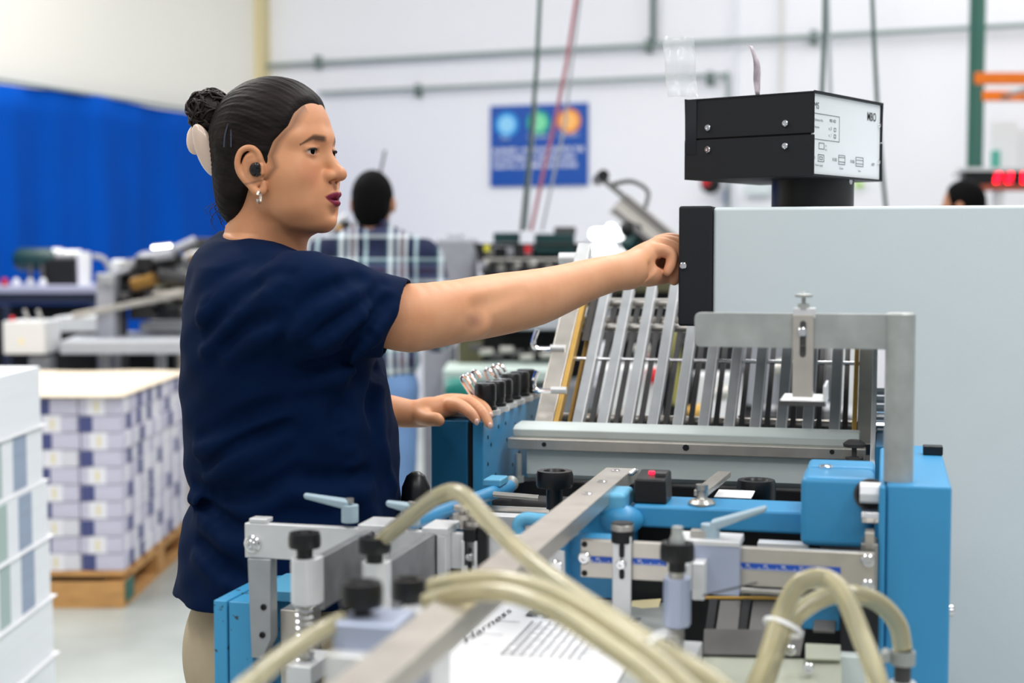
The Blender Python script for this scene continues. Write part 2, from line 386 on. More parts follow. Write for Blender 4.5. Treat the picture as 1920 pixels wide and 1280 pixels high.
# bulged casting under the diagonal bar
vB = 1.83
(c0, cz0), (c1, cz1) = uz(1055, 950, vB), uz(1185, 1010, vB)
part('casting', MB().mbox(c0, c1, vB, vB + .08, cz1 - .03, cz0), M['blue'], bevel=.012, seg=4)
(c0, cz0), (c1, cz1) = uz(1131, 920, vB + .02), uz(1162, 965, vB + .02)
part('casting_boss', MB().mbox(c0, c1 + .01, vB + .0, vB + .07, cz1, cz0), M['blue_light'], bevel=.006, seg=3)
hp = [Pv(x, y, vB - .01) for x, y in ((1068, 977), (1010, 974), (988, 972), (975, 978), (972, 990), (978, 1004), (1000, 1012))]
part('casting_loop', MB().tube(spline(hp, 5), .0085, 12), M['blue_light'], bevel=0)
part('casting_dome', MB().sphere(Pv(1165, 975, vB + .01), .022, sc_=(1.3, .9, .9)), M['blue'], bevel=0)

# --- blue cross beam
(c0, cz0), (c1, cz1) = uz(1185, 946, 1.85), uz(1505, 1003, 1.85)
BZ = cz0
part('cross_beam', MB().mbox(c0, c1 + .02, 1.85, 1.93, cz1, cz0), M['blue'], bevel=.005, seg=3)
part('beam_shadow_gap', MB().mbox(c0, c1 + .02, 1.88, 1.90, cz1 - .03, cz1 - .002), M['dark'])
(k0, kz0), (k1, kz1) = uz(1420, 1016, 1.80), uz(1500, 1030, 1.80)
part('spacer_strip', MB().mbox(k0, k1 + .01, 1.80, 1.82, kz1 - .004, kz0), M['alu'])
# --- blue gear box right
VX = 1.78
(c0, cz0), (c1, cz1) = uz(1502, 893, VX), uz(1650, 1030, VX)
part('gear_box', MB().mbox(c0, -.008, VX, VX + .085, cz1, cz0), M['blue'], bevel=.008, seg=3)
part('gear_box_lid', MB().mbox(c0 + .002, -.008, VX + .0865, VX + .15, cz1, cz0 + .001), M['blue'], bevel=.006, seg=3)
screw(FM, W((c0 + -.008) / 2 - .016, VX + .075, cz0), MZ, .009, .004)
# --- right housing tower
VH = 1.75
(h0, hz), (h1, _) = uz(1648, 907, VH), uz(1785, 911, VH)
HZ = hz
vHb = V_(Pz(1760, 836, HZ))
part('housing_front', MB().mbox(h0, h0 + .008, VH - .004, vHb - .02, .05, HZ - .002), M['blue'], bevel=.003)
part('housing', MB().mbox(h0 + .0085, h1, VH, vHb, .05, HZ), M['blue'], bevel=.004, seg=3)
part('limit_switch', MB().mbox(h0 + .055, h0 + .08, vHb - .10, vHb - .08, HZ, HZ + .012), M['black'])
screw(FM, W(h1, VH + .02, Pv(1786, 1145, VH + .02).z), MU, .007, .006)
for py, r, l, mm in ((924, .0125, .022, 'white'), (969, .009, .02, 'chrome'), (978, .0, 0, 'chrome')):
    if r: p_ = Pv(1645, py, VX - .012); part('cable_gland', MB().cyl(p_ - MU * l * .9, p_ + MU * .004, r, n=8), M[mm], bevel=.001)
p_ = Pv(1632, 927, VX - .001); part('gland_opening', MB().cyl(p_, p_ - MV * .002, .016, n=24), M['ink'], bevel=0)
p_ = Pv(1632, 927, VX - .0005); part('gland_ring', MB().cyl(p_, p_ - MV * .0015, .019, n=24), M['dark_grey'], bevel=0)
(g0, gz), (g1, gz1) = uz(1615, 1012, VX - .02), uz(1646, 1035, VX - .02)
part('rail_bracket', MB().mbox(g0, g1, VX - .04, VX, gz1 - .05, gz), M['steel'])
part('square_bolt', MB().mbox(g0 + .004, g1 - .004, VX - .045, VX - .02, gz - .006, gz + .014), M['steel_warm'])

# --- the diagonal steel guide bar along the feed direction
BG = 1.062
pa, pb = Pz(1165, 877, BG), Pz(652, 1300, BG)
ubar = -.350
vfar, vnear = V_(pa), .93
bw = .019
part('guide_bar', MB().mbox(ubar - bw, ubar + bw, vnear, vfar, BG - .02, BG), M['steel_warm'], bevel=.0012)
part('guide_bar_end', MB().mbox(ubar - bw, ubar + bw, vfar + .001, vfar + .05, BG - .022, BG - .008), M['steel_warm'])
for k, dv in enumerate((.03, .13, .23)): screw(FM, W(ubar, vfar - dv, BG), MZ, .0065, .002)
for k in range(4): part('magnet_bead', MB().sphere(W(ubar + bw + .003, vfar - .01 - k * .009, BG - .002), .004, 8, 6), M['chrome'], bevel=0)

# --- sensor, suction stud and big knobs
p_ = Pv(1188, 935, 1.865)
(s0, sz0), (s1, sz1) = uz(1186, 898, 1.86), uz(1250, 934, 1.86)
S = tag(thing('counter_sensor', 'small black sensor box with red light on the blue beam', 'sensor', W((s0 + s1) / 2, 1.88, BZ)))
b = MB(); zz = sz0; b.hexa([W(s0, 1.86, BZ), W(s1, 1.86, BZ), W(s1, 1.915, BZ), W(s0, 1.915, BZ), W(s0 + .002, 1.862, zz), W(s1 - .002, 1.862, zz), W(s1 - .002, 1.915, zz + .006), W(s0 + .002, 1.915, zz + .006)])
obj('body', b, M['black'], S, bevel=.003)
sn = Vector((0, 0, 1))
obj('indicator_light', MB().cyl(W(s0 + .020, 1.89, zz + .001), W(s0 + .020, 1.89, zz + .0065), .0042, n=12), mat('red_led', 'ff2040', .4, emit=1.5), S)
obj('display_window', MB().mbox(s0 + .026, s1 - .004, 1.878, 1.90, zz + .002, zz + .0058), M['dark_grey'], S)
p_ = Pv(1316, 930, 1.87); p_.z = BZ
b = MB(); b.lathe(p_, MZ, [(0, 0), (.017, 0), (.0175, .003), (.014, .007), (.008, .008), (.006, .012), (.006, .018), (.008, .019), (.008, .026), (0, .027)], 20); part('pivot_stud', b, M['steel'], bevel=0)
p2 = [W(U(p_) - .003, V_(p_) + .005, BZ + .01), W(U(p_) - .02, V_(p_) + .25, BZ + .015)]
part('pivot_arm', MB().obox(p2[0] - MU * .008, MU * .018, MV * .17 + MU * .012, MZ * .008), M['steel_warm'])
def bigknob(px, py, v, rpx, lab=None, h=.022, **k):
    c_ = Pv(px, py, v); return knob(FM, c_, rpx * (c_.y) / FPX, h, **k)
kn = bigknob(1040, 886, 2.0, 35, h=.02, stem=.45, stem_l=.03)
c_ = Pv(1040, 886, 2.0); part('knob_shaft', MB().cyl(c_ - MZ * .045, c_ - MZ * .09, .008, n=14), M['steel'], bevel=0)
bigknob(1418, 903, 2.1, 37, h=.026)
c_ = Pv(1368, 915, 2.06); part('paper_shim', MB().mbox(U(c_) - .015, U(c_) + .035, 2.0, 2.06, c_.z - .004, c_.z - .002), M['paper'])

# --- roller assembly behind (v = 2.5)
VO = 2.5
(a, az), (e, ez_) = uz(962, 797, VO), uz(1612, 816, VO)
rz_ = az
part('roller_cover', MB().prism([W(a, VO, rz_ - .02), W(a, VO - .005, rz_ - .006), W(a, VO + .01, rz_), W(a, VO + .06, rz_ + .002), W(a, VO + .06, rz_ - .02)], MU * (e - a)), M['roller'], bevel=.002)
(a, az), (e, ez_) = uz(953, 820, VO - .02), uz(1612, 838, VO - .02); _, bz = uz(953, 840, VO - .02)
part('front_bar', MB().mbox(a, e + .01, VO - .028, VO, bz, az), M['steel_warm'], label='brown-tinted steel bar with drilled holes')
for px, py, r in ((1020, 833, .004), (1286, 839, .0055), (1560, 847, .004)): p_ = Pv(px, py, VO - .0285); part('drilled_hole', MB().cyl(p_, p_ - MV * .0006, r, n=18), M['ink'], bevel=0)
part('lower_plate', MB().mbox(a + .03, e, VO - .012, VO + .0, bz - .045, bz - .001), M['roller'], label='grey plate under the front bar')
rr0 = uz(985, 885, VO)[1]
part('fold_roller', MB().cyl(W(a + .03, VO + .012, rr0 + .004), W(e, VO + .012, rr0 + .004), .016, n=24), M['roller'], bevel=0)
part('roller_bed', MB().mbox(a - .02, e, VO - .0, VO + .05, rr0 - .06, rr0 - .016), M['dark'])
for px in (972,): p_ = Pv(px, 850, VO - .03); part('tie_rod', MB().cyl(p_, Pv(px, 905, VO - .03), .006, n=12), M['galv'], bevel=0); part('tie_rod_nut', MB().cyl(Pv(px, 892, VO - .03), Pv(px, 903, VO - .03), .011, n=6), M['galv'], bevel=0)
# table of inner machine, dark well and cross bars between beam and rollers
part('inner_deck', MB().mbox(-.64, -.01, 2.0, VO, .86, .88), M['galv'], bevel=0)
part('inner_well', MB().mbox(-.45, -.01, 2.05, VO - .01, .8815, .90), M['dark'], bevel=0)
for vv, zz_, r in ((2.15, .955, .007), (2.26, .95, .009), (2.40, .94, .014)):
    part('cross_rod', MB().cyl(W(-.63, vv, zz_), W(-.02, vv, zz_), r, n=14), M['steel'] if r < .012 else M['dark_grey'], bevel=0)
part('inner_shelf', MB().mbox(-.62, -.36, 1.95, 2.02, .952, .958), M['alu'])
part('inner_shelf_edge', MB().mbox(-.62, -.36, 1.94, 1.95, .935, .965), M['steel_warm'])
part('inner_shelf', MB().mbox(-.62, -.30, 2.1, 2.13, .95, .972), M['alu'])

# --- slatted fold plate rising away at 40 degrees
SA = math.radians(40); SD = MV * math.cos(SA) + MZ * math.sin(SA); SN = -MV * math.sin(SA) + MZ * math.cos(SA)
v0p = 2.58; z0p = uz(1080, 806, v0p)[1]
def sp(u, s, n=0.0): return W(u, v0p, z0p) + SD * s + SN * n
def sbar(u0, u1, s0, s1, n0, n1): return MB().obox(sp(u0, s0, n0), MU * (u1 - u0), SD * (s1 - s0), SN * (n1 - n0))
ul0 = uz(1080, 806, v0p)[0]; ul1 = uz(1563, 812, v0p)[0]
FP = part
for i in range(11):
    uu = ul0 + (ul1 - ul0) * i / 10 - .0085
    o = part('slat', sbar(uu, uu + .0165, 0, .385, 0, .006), M['alu_dull'], bevel=.0008)
    b = sbar(uu + .0165, uu + .0185, 0, .385, -.014, .006); obj('slat_lip', b, M['alu'], o)
    b = sbar(uu + .021, uu + .030, 0, .38, -.035, -.028); obj('under_slat', b, M['dark_grey'], o)
ur = ul1 + .03
part('side_rail', sbar(ul0 - .075, ul0 - .042, -.02, .44, -.02, .012), M['steel_warm'], label='pale metal side rail at the left of the slats')
part('edge_strip', sbar(ul0 - .041, ul0 - .032, -.02, .42, -.01, .012), M['gold'], label='golden edge strip beside the slats')
part('edge_strip', sbar(ul0 - .028, ul0 - .022, -.02, .40, -.06, -.03), M['gold'])
part('edge_strip', sbar(ul0 - .016, ul0 - .011, -.02, .39, -.07, -.045), M['gold'])
part('edge_strip', sbar(ur + .0, ur + .008, -.02, .42, -.01, .010), M['gold'])
part('side_rail', sbar(ur + .009, ur + .04, -.02, .42, -.02, .008), M['steel_warm'])
part('rail_head', sbar(ul0 - .066, ul0 - .04, .415, .475, .012, .035), M['alu'])
part('rail_head', MB().cyl(sp(ul0 - .10, .44, .024), sp(ul0 - .066, .44, .024), .012, n=16), M['alu'], bevel=0)
for s_, r, n_, mm in ((.19, .0035, -.008, 'chrome'), (.30, .008, -.03, 'steel'), (.335, .012, -.05, 'steel_warm'), (.37, .010, -.03, 'steel'), (.085, .010, -.06, 'steel_warm')):
    part('cross_tube', MB().cyl(sp(ul0 - .05, s_, n_), sp(ur + .02, s_, n_), r, n=14), M[mm], bevel=0)
part('back_bar', sbar(ul0 - .03, ur, .05, .11, -.085, -.075), M['steel_warm'])
part('rail_gusset', MB().prism([sp(ul0 - .03, .24, -.01), sp(ul0 - .03, .38, -.01), sp(ul0 - .03, .38, -.07)], MU * .02), M['dark_grey'])
for px, py in ((1000, 640), (1000, 718)):
    p_ = Pv(px, py, 2.72 if py < 700 else 2.6); hk = [p_ + MU * .045 - MZ * .012, p_ + MU * .02 - MZ * .014, p_ + MU * .004 - MZ * .012, p_ + MZ * .0, p_ + MU * .008 + MZ * .022]
    part('crank_hook', MB().tube(spline(hk, 4), .005, 10), M['chrome'], bevel=0)
    part('hook_boss', MB().cyl(hk[0] - MU * .012, hk[0] + MU * .016, .0065, n=12), M['alu'], bevel=0)
# dark interior of the fold plate stage behind the slats
for (u_a, u_b, s_a, s_b, n_a, mm) in ((ul0 + .05, ul0 + .16, -.02, .10, -.12, 'dark'), (ul0 + .26, ul0 + .34, .02, .20, -.16, 'dark'), (ul0 + .3, ul0 + .46, -.05, .16, -.2, 'dark_grey')):
    part('stage_block', sbar(u_a, u_b, s_a, s_b, n_a - .03, n_a), M[mm])
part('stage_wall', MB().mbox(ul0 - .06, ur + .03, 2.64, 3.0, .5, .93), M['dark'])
# thumb screw at the right end of the roller bar + tall side strips
p_ = Pv(1602, 822, 2.42)
b = MB(); b.lathe(p_ - MZ * .05, MZ, [(0, 0), (.014, 0), (.014, .02), (.004, .022), (.004, .036), (.017, .037), (.018, .042), (.010, .048), (0, .048)], 20); part('thumb_screw', b, M['dark_grey'], bevel=0)
part('stage_side_plate', MB().prism([W(-.018, 2.35, 1.005), W(-.018, 2.55, 1.02), W(-.018, 2.7, 1.16), W(-.018, 2.7, 1.2), W(-.018, 2.5, 1.09), W(-.018, 2.33, 1.03)], MU * .008), M['alu'])
for k in range(6): part('stage_nut', MB().cyl(W(-.012, 2.56 + k * .012, 1.055 + k * .013), W(.004, 2.56 + k * .012, 1.055 + k * .013), .006, n=8), M['chrome'], bevel=0)
part('stage_frame', MB().mbox(-.01, .02, 2.35, 2.9, .3, 1.06), M['blue_dark'])

# --- control block on the left with knobs and wire levers
VC = 2.37; uc0, zc0 = uz(808, 787, VC); uc1 = uz(876, 787, VC)[0]; ue0, ue1 = uz(886, 787, VC)[0], uz(906, 787, VC)[0]
CB = part
part('control_block', MB().mbox(uc0, uc1, VC, 2.86, .80, zc0), M['blue_dark'], bevel=.002, label='dark blue face of the control block')
part('block_gap', MB().mbox(uc1, ue0, VC + .006, 2.86, .8, zc0 - .004), M['ink'], bevel=0)
side = part('block_side', MB().mbox(ue0, ue1, VC, 2.92, .86, zc0), M['blue'], bevel=.002)
hr = [(.03, .03), (.05, .045), (.03, .075), (.10, .02), (.16, .05), (.22, .03), (.08, .10), (.2, .10), (.3, .04), (.12, .12), (.35, .03), (.04, .1), (.42, .05), (.15, .02), (.25, .085)]
for dv, dz in hr: p_ = W(ue1, VC + dv, zc0 - dz); part('drilled_hole', MB().cyl(p_, p_ + MU * .0006, .0035, n=10), M['ink'], bevel=0)
part('block_top_plate', MB().mbox(uc0 + .01, ue1, VC + .05, 2.85, zc0, zc0 + .006), M['alu'])
KV = [(910, 718, 21), (928, 714, 20), (942, 710, 20), (957, 700, 21), (974, 696, 20), (986, 692, 18)]
for i, (px, py, rp) in enumerate(KV):
    vv = VC + .07 + i * .062; p_ = Pv(px, py, vv); zt_ = max(p_.z, zc0 + .04)
    part('adjusting_knob', MB().lathe(Vector((p_.x, p_.y, zc0 + .006)), MZ, [(0, 0), (.02, 0), (.02, .012), (.0175, .013), (.0175, .02), (.0185, .021), (.0185, zt_ - zc0 - .01), (.016, zt_ - zc0 - .006), (0, zt_ - zc0 - .006)], 22), M['black'], bevel=0)
    part('knob_base', MB().cyl(Vector((p_.x, p_.y, zc0 + .004)), Vector((p_.x, p_.y, zc0 + .012)), .026, n=20), M['alu'], bevel=0)
for i, (x0, y0, x1, y1) in enumerate(((888, 748, 866, 712), (893, 746, 875, 709), (899, 742, 886, 702), (921, 728, 910, 698), (938, 724, 923, 692), (946, 722, 933, 690))):
    vv = VC + .10 + i * .04; a_, b_ = Pv(x0, y0, vv), Pv(x1, y1, vv)
    part('wire_lever', MB().tube(spline([a_ - MZ * .02, a_, b_, b_ + MU * .006 + MZ * .006, b_ + MU * .016 - MZ * .006], 4), .0035, 8), M['chrome'], bevel=0)
# black ball handle standing in front of the control block
p_ = Pv(780, 938, 2.1)
b = MB(); b.lathe(p_ - MZ * .075, MZ, [(0, 0), (.012, 0), (.014, .02), (.021, .045), (.0225, .07), (.021, .095), (.014, .112), (.006, .118), (0, .119)], 24); part('lever_grip', b, M['black'], bevel=0, label='glossy black oval lever grip')
part('lever_shaft', MB().cyl(p_ - MZ * .2, p_ - MZ * .07, .008, n=12), M['steel'], bevel=0)
# sloping blue tube rail beneath the control block
part('tube_rail', MB().cyl(Pv(690, 1010, 1.78), Pv(955, 912, 2.36), .011, n=16), M['blue'], bevel=0)
part('tube_rail_tab', MB().obox(Pv(905, 912, 2.28), MU * .03, MV * .05, MZ * .012), M['blue_light'], bevel=.003)
p_ = Pv(958, 906, 2.38); part('rail_ball', MB().sphere(p_, .013), M['galv'], bevel=0)
part('thin_rod', MB().cyl(Pv(925, 926, 2.2), Pv(1010, 933, 2.2), .0045, n=10), M['steel'], bevel=0)

# --- paper table + lower front machine parts
ZP = .928
part('feed_table', MB().mbox(-.475, -.235, .7, VR + .22, ZP - .03, ZP - .006), M['galv'])
part('feed_table_side', MB().mbox(-.233, -.195, .7, VR - .02, ZP - .10, ZP - .012), M['alu'])
part('lower_back_plate', MB().mbox(-.62, -.012, VR + .24, VR + .25, .4, RB - .03), M['dark'])
part('lower_cross_bar', MB().mbox(uR_ + .002, -.48, 1.60, 1.64, .80, .84), M['steel'])
part('lower_cross_bar', MB().mbox(uR_ + .002, -.48, 1.30, 1.34, .72, .75), M['alu'])
b = MB(); (d0, dz0), (d1, dz1) = uz(1300, 1125, VR + .10), uz(1475, 1125, VR + .10)
part('separator_shelf', MB().mbox(-.24, -.012, VR + .12, VR + .16, .80, RB - .02), M['dark'])
part('guide_rod', MB().cyl(Pv(1390, 1108, VR + .08), Pv(1475, 1112, VR + .08), .005, n=12), M['steel'], bevel=0)
part('guide_rod', MB().cyl(Pv(1300, 1120, VR + .09), Pv(1475, 1121, VR + .09), .002, n=8), M['gold'], bevel=0)
M['fork_grey'] = mat('grey_sheet_steel', '6c6a68', .5, .4, vary=.08)
def quad_plate(name, pts, v0, v1, m, th=.004):
    a = [Pv(pts[0][0], pts[0][1], v1), Pv(pts[1][0], pts[1][1], v1), Pv(pts[2][0], pts[2][1], v0), Pv(pts[3][0], pts[3][1], v0)]
    n = (a[1] - a[0]).cross(a[3] - a[0]).normalized() * th
    return part(name, MB().prism(a, n), m, bevel=.0008)
for x in (1350, 1412, 1470, 1532): quad_plate('curved_plate', ((x, 1125), (x + 40, 1125), (x + 33, 1182), (x - 8, 1180)), VR + .02, VR + .08, M['fork_grey'])
for x in (1322, 1384, 1448): quad_plate('black_fork', ((x + 8, 1122), (x + 24, 1122), (x + 14, 1194), (x - 2, 1192)), VR + .015, VR + .075, M['ink'])
quad_plate('sloped_plate', ((1320, 1178), (1510, 1180), (1500, 1228), (1318, 1226)), VR - .02, VR + .012, M['fork_grey'])
quad_plate('lower_plate', ((1318, 1230), (1578, 1236), (1578, 1300), (1310, 1300)), VR - .08, VR - .02, M['plate_green'])
quad_plate('end_block', ((1510, 1205), (1576, 1208), (1576, 1236), (1510, 1234)), VR - .03, VR - .01, M['plate_green'])
screw(FM, Pv(1483, 1218, VR - .03), -MV, .006, .004); screw(FM, Pv(1516, 1252, VR - .05), -MV, .0065, .004)
(d0, dz0), (d1, dz1) = uz(1505, 1120, VR + .06), uz(1576, 1175, VR + .06)
part('blue_insert', MB().mbox(d0 - .01, d1, VR + .04, VR + .06, dz1, dz0), M['blue'])
(d0, dz0), (d1, dz1) = uz(1576, 1125, VR + .02), uz(1646, 1225, VR + .02)
part('black_side_box', MB().mbox(d0, d1, VR + .02, VR + .08, dz1 - .0, dz0), M['ink'])
part('lower_side', MB().mbox(d0, d1, VR + .0, VR + .08, dz1 - .14, dz1), M['roller'])
b = MB(); (d0, dz0), (d1, dz1) = uz(1200, 1110, VR + .12), uz(1262, 1150, VR + .12)
part('crumpled_shim', MB().prism([Pv(1185, 1128, VR + .12), Pv(1240, 1124, VR + .12), Pv(1232, 1150, VR + .10), Pv(1200, 1165, VR + .06), Pv(1180, 1155, VR + .08)], MZ * .002), M['trim'])
part('dark_underside', MB().mbox(-.44, -.16, VR + .13, VR + .2, .83, RB), M['dark'])

# --- lower body to the floor
part('base_cabinet', MB().mbox(-.62, h0 - .002, 1.96, 2.9, .05, .80), M['blue_dark'])
part('front_leg', MB().mbox(-.29, -.24, .75, .80, 0, ZP - .031), M['blue'])
part('front_leg', MB().mbox(-.47, -.42, .75, .80, 0, ZP - .031), M['blue'])
part('base_foot', MB().mbox(-.60, h1, 1.96, 2.9, 0, .05), M['dark'])

# ================================================================== clamps on the rail
def lever(parent, a, b, r0, r1, th=.012):
    a, b = Vector(a), Vector(b); d = (b - a); s_ = d.cross(MZ).normalized()
    m_ = MB().hexa([a - s_ * r0, b - s_ * r1, b + s_ * r1, a + s_ * r0, a - s_ * r0 + MZ * th, b - s_ * r1 + MZ * th * .6, b + s_ * r1 + MZ * th * .6, a + s_ * r0 + MZ * th])
    return obj('clamp_lever', m_, M['lever'], parent, bevel=.004, seg=3)
M['lever'] = mat('grey_blue_enamel', '9bb0bb', .4, .1, vary=.04)
def side_clamp(kx, ky, kr, v, label, bw, by0, by1, spring_y, levpts=None, railpx=None, blockm='alu'):
    c_ = Pv(kx, ky, v); t = thing('paper_guide_clamp', label, 'clamp', Vector((c_.x, c_.y, 0)) + MZ * (ZP))
    r = kr * c_.y / FPX
    knob(t, c_, r, r * .75, stem=.5, stem_l=r * .6)
    (b0, z0), (b1, z1) = uz(kx - bw, by0, v), uz(kx + bw, by1, v)
    cc = (b0 + b1) / 2; w_ = (b1 - b0) / 2
    hexp = [W(cc - w_, v, z1), W(cc - w_ * .45, v - w_ * .8, z1), W(cc + w_ * .45, v - w_ * .8, z1), W(cc + w_, v, z1), W(cc + w_, v + w_ * 1.1, z1), W(cc - w_, v + w_ * 1.1, z1)]
    obj('clamp_body', MB().prism(hexp, MZ * (z0 - z1)), M[blockm], t, bevel=.0012)
    sz = uz(kx, spring_y, v)[1]
    pts = []; n = 9
    for i in range(n * 10 + 1): an = 2 * PI * i / 10; pts.append(W(cc + .009 * math.cos(an), v + .009 * math.sin(an), z1 - (z1 - sz) * i / (n * 10)))
    obj('spring', MB().tube(pts, .0013, 6), M['chrome'], t)
    obj('spindle', MB().cyl(W(cc, v, z1), W(cc, v, sz - .0), .0045, n=12), M['steel'], t)
    obj('foot', MB().mbox(cc - w_ * .9, cc + w_ * .9, v - .02, v + .05, sz - .02, sz), M['alu'], t, bevel=.001)
    obj('foot_post', MB().mbox(cc - .006, cc + .006, v, v + .012, ZP - .006, sz - .02), M['alu_dull'], t)
    # arm to the rail
    obj('arm', MB().mbox(cc + w_ * .35, cc + w_ * 1.0, v + w_, VR - .001, RB + .0 - .012, RT + .003), M['alu_arm'], t, bevel=.001)
    obj('rail_saddle', MB().mbox(cc - w_ * .2, cc + w_ * 2.0, VR - .022, VR + .034, RT + .0, RT + .009), M['alu'], t, bevel=.001)
    obj('saddle_front', MB().mbox(cc + w_ * 1.1, cc + w_ * 1.9, VR - .022, VR - .001, RB - .02, RT), M['alu'], t, bevel=.001)
    if levpts:
        (x0, y0), (x1, y1) = levpts; hub = Pv(x0, y0, VR + .005); tip = Pv(x1, y1, VR + .005)
        lever(t, hub, tip, .009, .0045)
        obj('lever_hub', MB().cyl(Vector((hub.x, hub.y, RT + .006)), hub + MZ * .006, .0105, n=18), M['lever'], t, bevel=.001)
        obj('lever_screw', MB().cyl(hub + MZ * .008, hub + MZ * .014, .005, n=8), M['steel'], t)
    return t
side_clamp(571, 1003, 31, 1.50, 'silver guide clamp with black knob nearest the chipped blue frame', 26, 1044, 1134, 1240, ((656, 955), (570, 934)))
side_clamp(702, 1012, 31, 1.50, 'silver guide clamp with black knob where the arching hose starts', 24, 1052, 1150, 1250, ((772, 962), (724, 948)))
# out-of-focus front feed head with two knobs, nearest to the camera
def front_head():
    v = 1.16
    t = thing('suction_feed_head', 'blurred silver block with two black knobs in front of the steel bar', 'feeder', Vector(Pv(700, 1240, v)))
    t.location.z = ZP
    (a, z0), (b_, z1) = uz(622, 1165, v), uz(742, 1290, v)
    obj('block', MB().mbox(a, b_, v, v + .06, ZP - .0, z0), M['alu_blue'], t, bevel=.004, seg=3)
    obj('block_step', MB().mbox(a + .0, b_ + .012, v - .02, v + .0, ZP, z0 - .022), M['alu'], t, bevel=.003)
    (a, z0), (b_, z1) = uz(738, 1150, v + .09), uz(810, 1290, v + .09)
    obj('block', MB().mbox(a, b_, v + .09, v + .15, ZP - .0, z0 + .002), M['alu'], t, bevel=.003)
    c_ = Pv(678, 1097, v + .03); knob(t, c_, 41 * c_.y / FPX, .018, stem=.42, stem_l=.018)
    c_ = Pv(766, 1090, v + .13); knob(t, c_, 33 * c_.y / FPX, .016, stem=.42, stem_l=.03)
M['alu_blue'] = mat('aluminium_blue_grey', 'aab3c9', .35, .4, vary=.03)
front_head()
# right clamp with lever
def right_clamp():
    v = 1.56; t = thing('paper_guide_clamp', 'tall silver guide clamp with black knob and grey lever on the ruler rail', 'clamp', Pv(1265, 1180, v)); t.location.z = ZP
    c_ = Pv(1270, 1022, v); r = 33 * c_.y / FPX
    knob(t, c_, r, .016, stem=.5, stem_l=.012)
    obj('knob_spindle', MB().lathe(c_, MZ, [(0, 0), (.008, 0), (.008, .008), (.006, .012), (.006, .02), (0, .02)], 12), M['galv'], t)
    (b0, z0), (b1, z1) = uz(1244, 1082, v), uz(1292, 1176, v); cc, w_ = (b0 + b1) / 2, (b1 - b0) / 2
    hexp = [W(cc - w_, v, z1), W(cc - w_ * .45, v - w_ * .8, z1), W(cc + w_ * .45, v - w_ * .8, z1), W(cc + w_, v, z1), W(cc + w_, v + w_ * 1.1, z1), W(cc - w_, v + w_ * 1.1, z1)]
    obj('clamp_body', MB().prism(hexp, MZ * (z0 - z1)), M['alu_blue'], t, bevel=.0012)
    obj('spindle', MB().cyl(W(cc, v, z0), W(cc, v, z0 + .02), .008, n=12), M['steel'], t)
    sz = uz(1270, 1225, v)[1]; pts = []
    for i in range(71): an = 2 * PI * i / 10; pts.append(W(cc + .008 * math.cos(an), v + .008 * math.sin(an), z1 - (z1 - sz) * i / 70))
    obj('spring', MB().tube(pts, .0013, 6), M['steel'], t)
    obj('lower_spindle', MB().cyl(W(cc, v, z1), W(cc, v, ZP - .004), .005, n=12), M['steel'], t)
    (s0, y0), (s1, y1) = uz(1284, 1018, VR - .02), uz(1386, 1118, VR - .02)
    obj('saddle', MB().mbox(s0 + .01, s1, VR - .02, VR - .001, y1, y0), M['alu_blue'], t, bevel=.0015)
    obj('saddle_top', MB().mbox(s0 - .012, s1, VR - .02, VR + .035, RT, y0 + .004), M['alu'], t, bevel=.0015)
    obj('saddle_side', MB().mbox(s0 - .004, s0 + .012, v + .01, VR - .001, y1 + .01, y0 - .01), M['alu'], t, bevel=.0015)
    obj('saddle_rib', MB().mbox(s0 + .012, s0 + .026, VR - .05, VR - .02, y1 + .0, y0 - .016), M['alu'], t, bevel=.0015)
    obj('silver_tab', MB().mbox(s0 + .004, s0 + .024, VR - .005, VR + .01, y0 + .004, y0 + .012), M['steel'], t, bevel=.001)
    hub = Pv(1332, 995, VR + .005); lever(t, hub, Pv(1438, 958, VR + .005), .0095, .006)
    obj('lever_hub', MB().cyl(Vector((hub.x, hub.y, RT + .004)), hub + MZ * .008, .011, n=18), M['lever'], t)
    obj('thin_wire', MB().cyl(Pv(1318, 1116, v + .02), Pv(1420, 1092, v + .02), .0012, n=6), M['dark_grey'], t)
right_clamp()

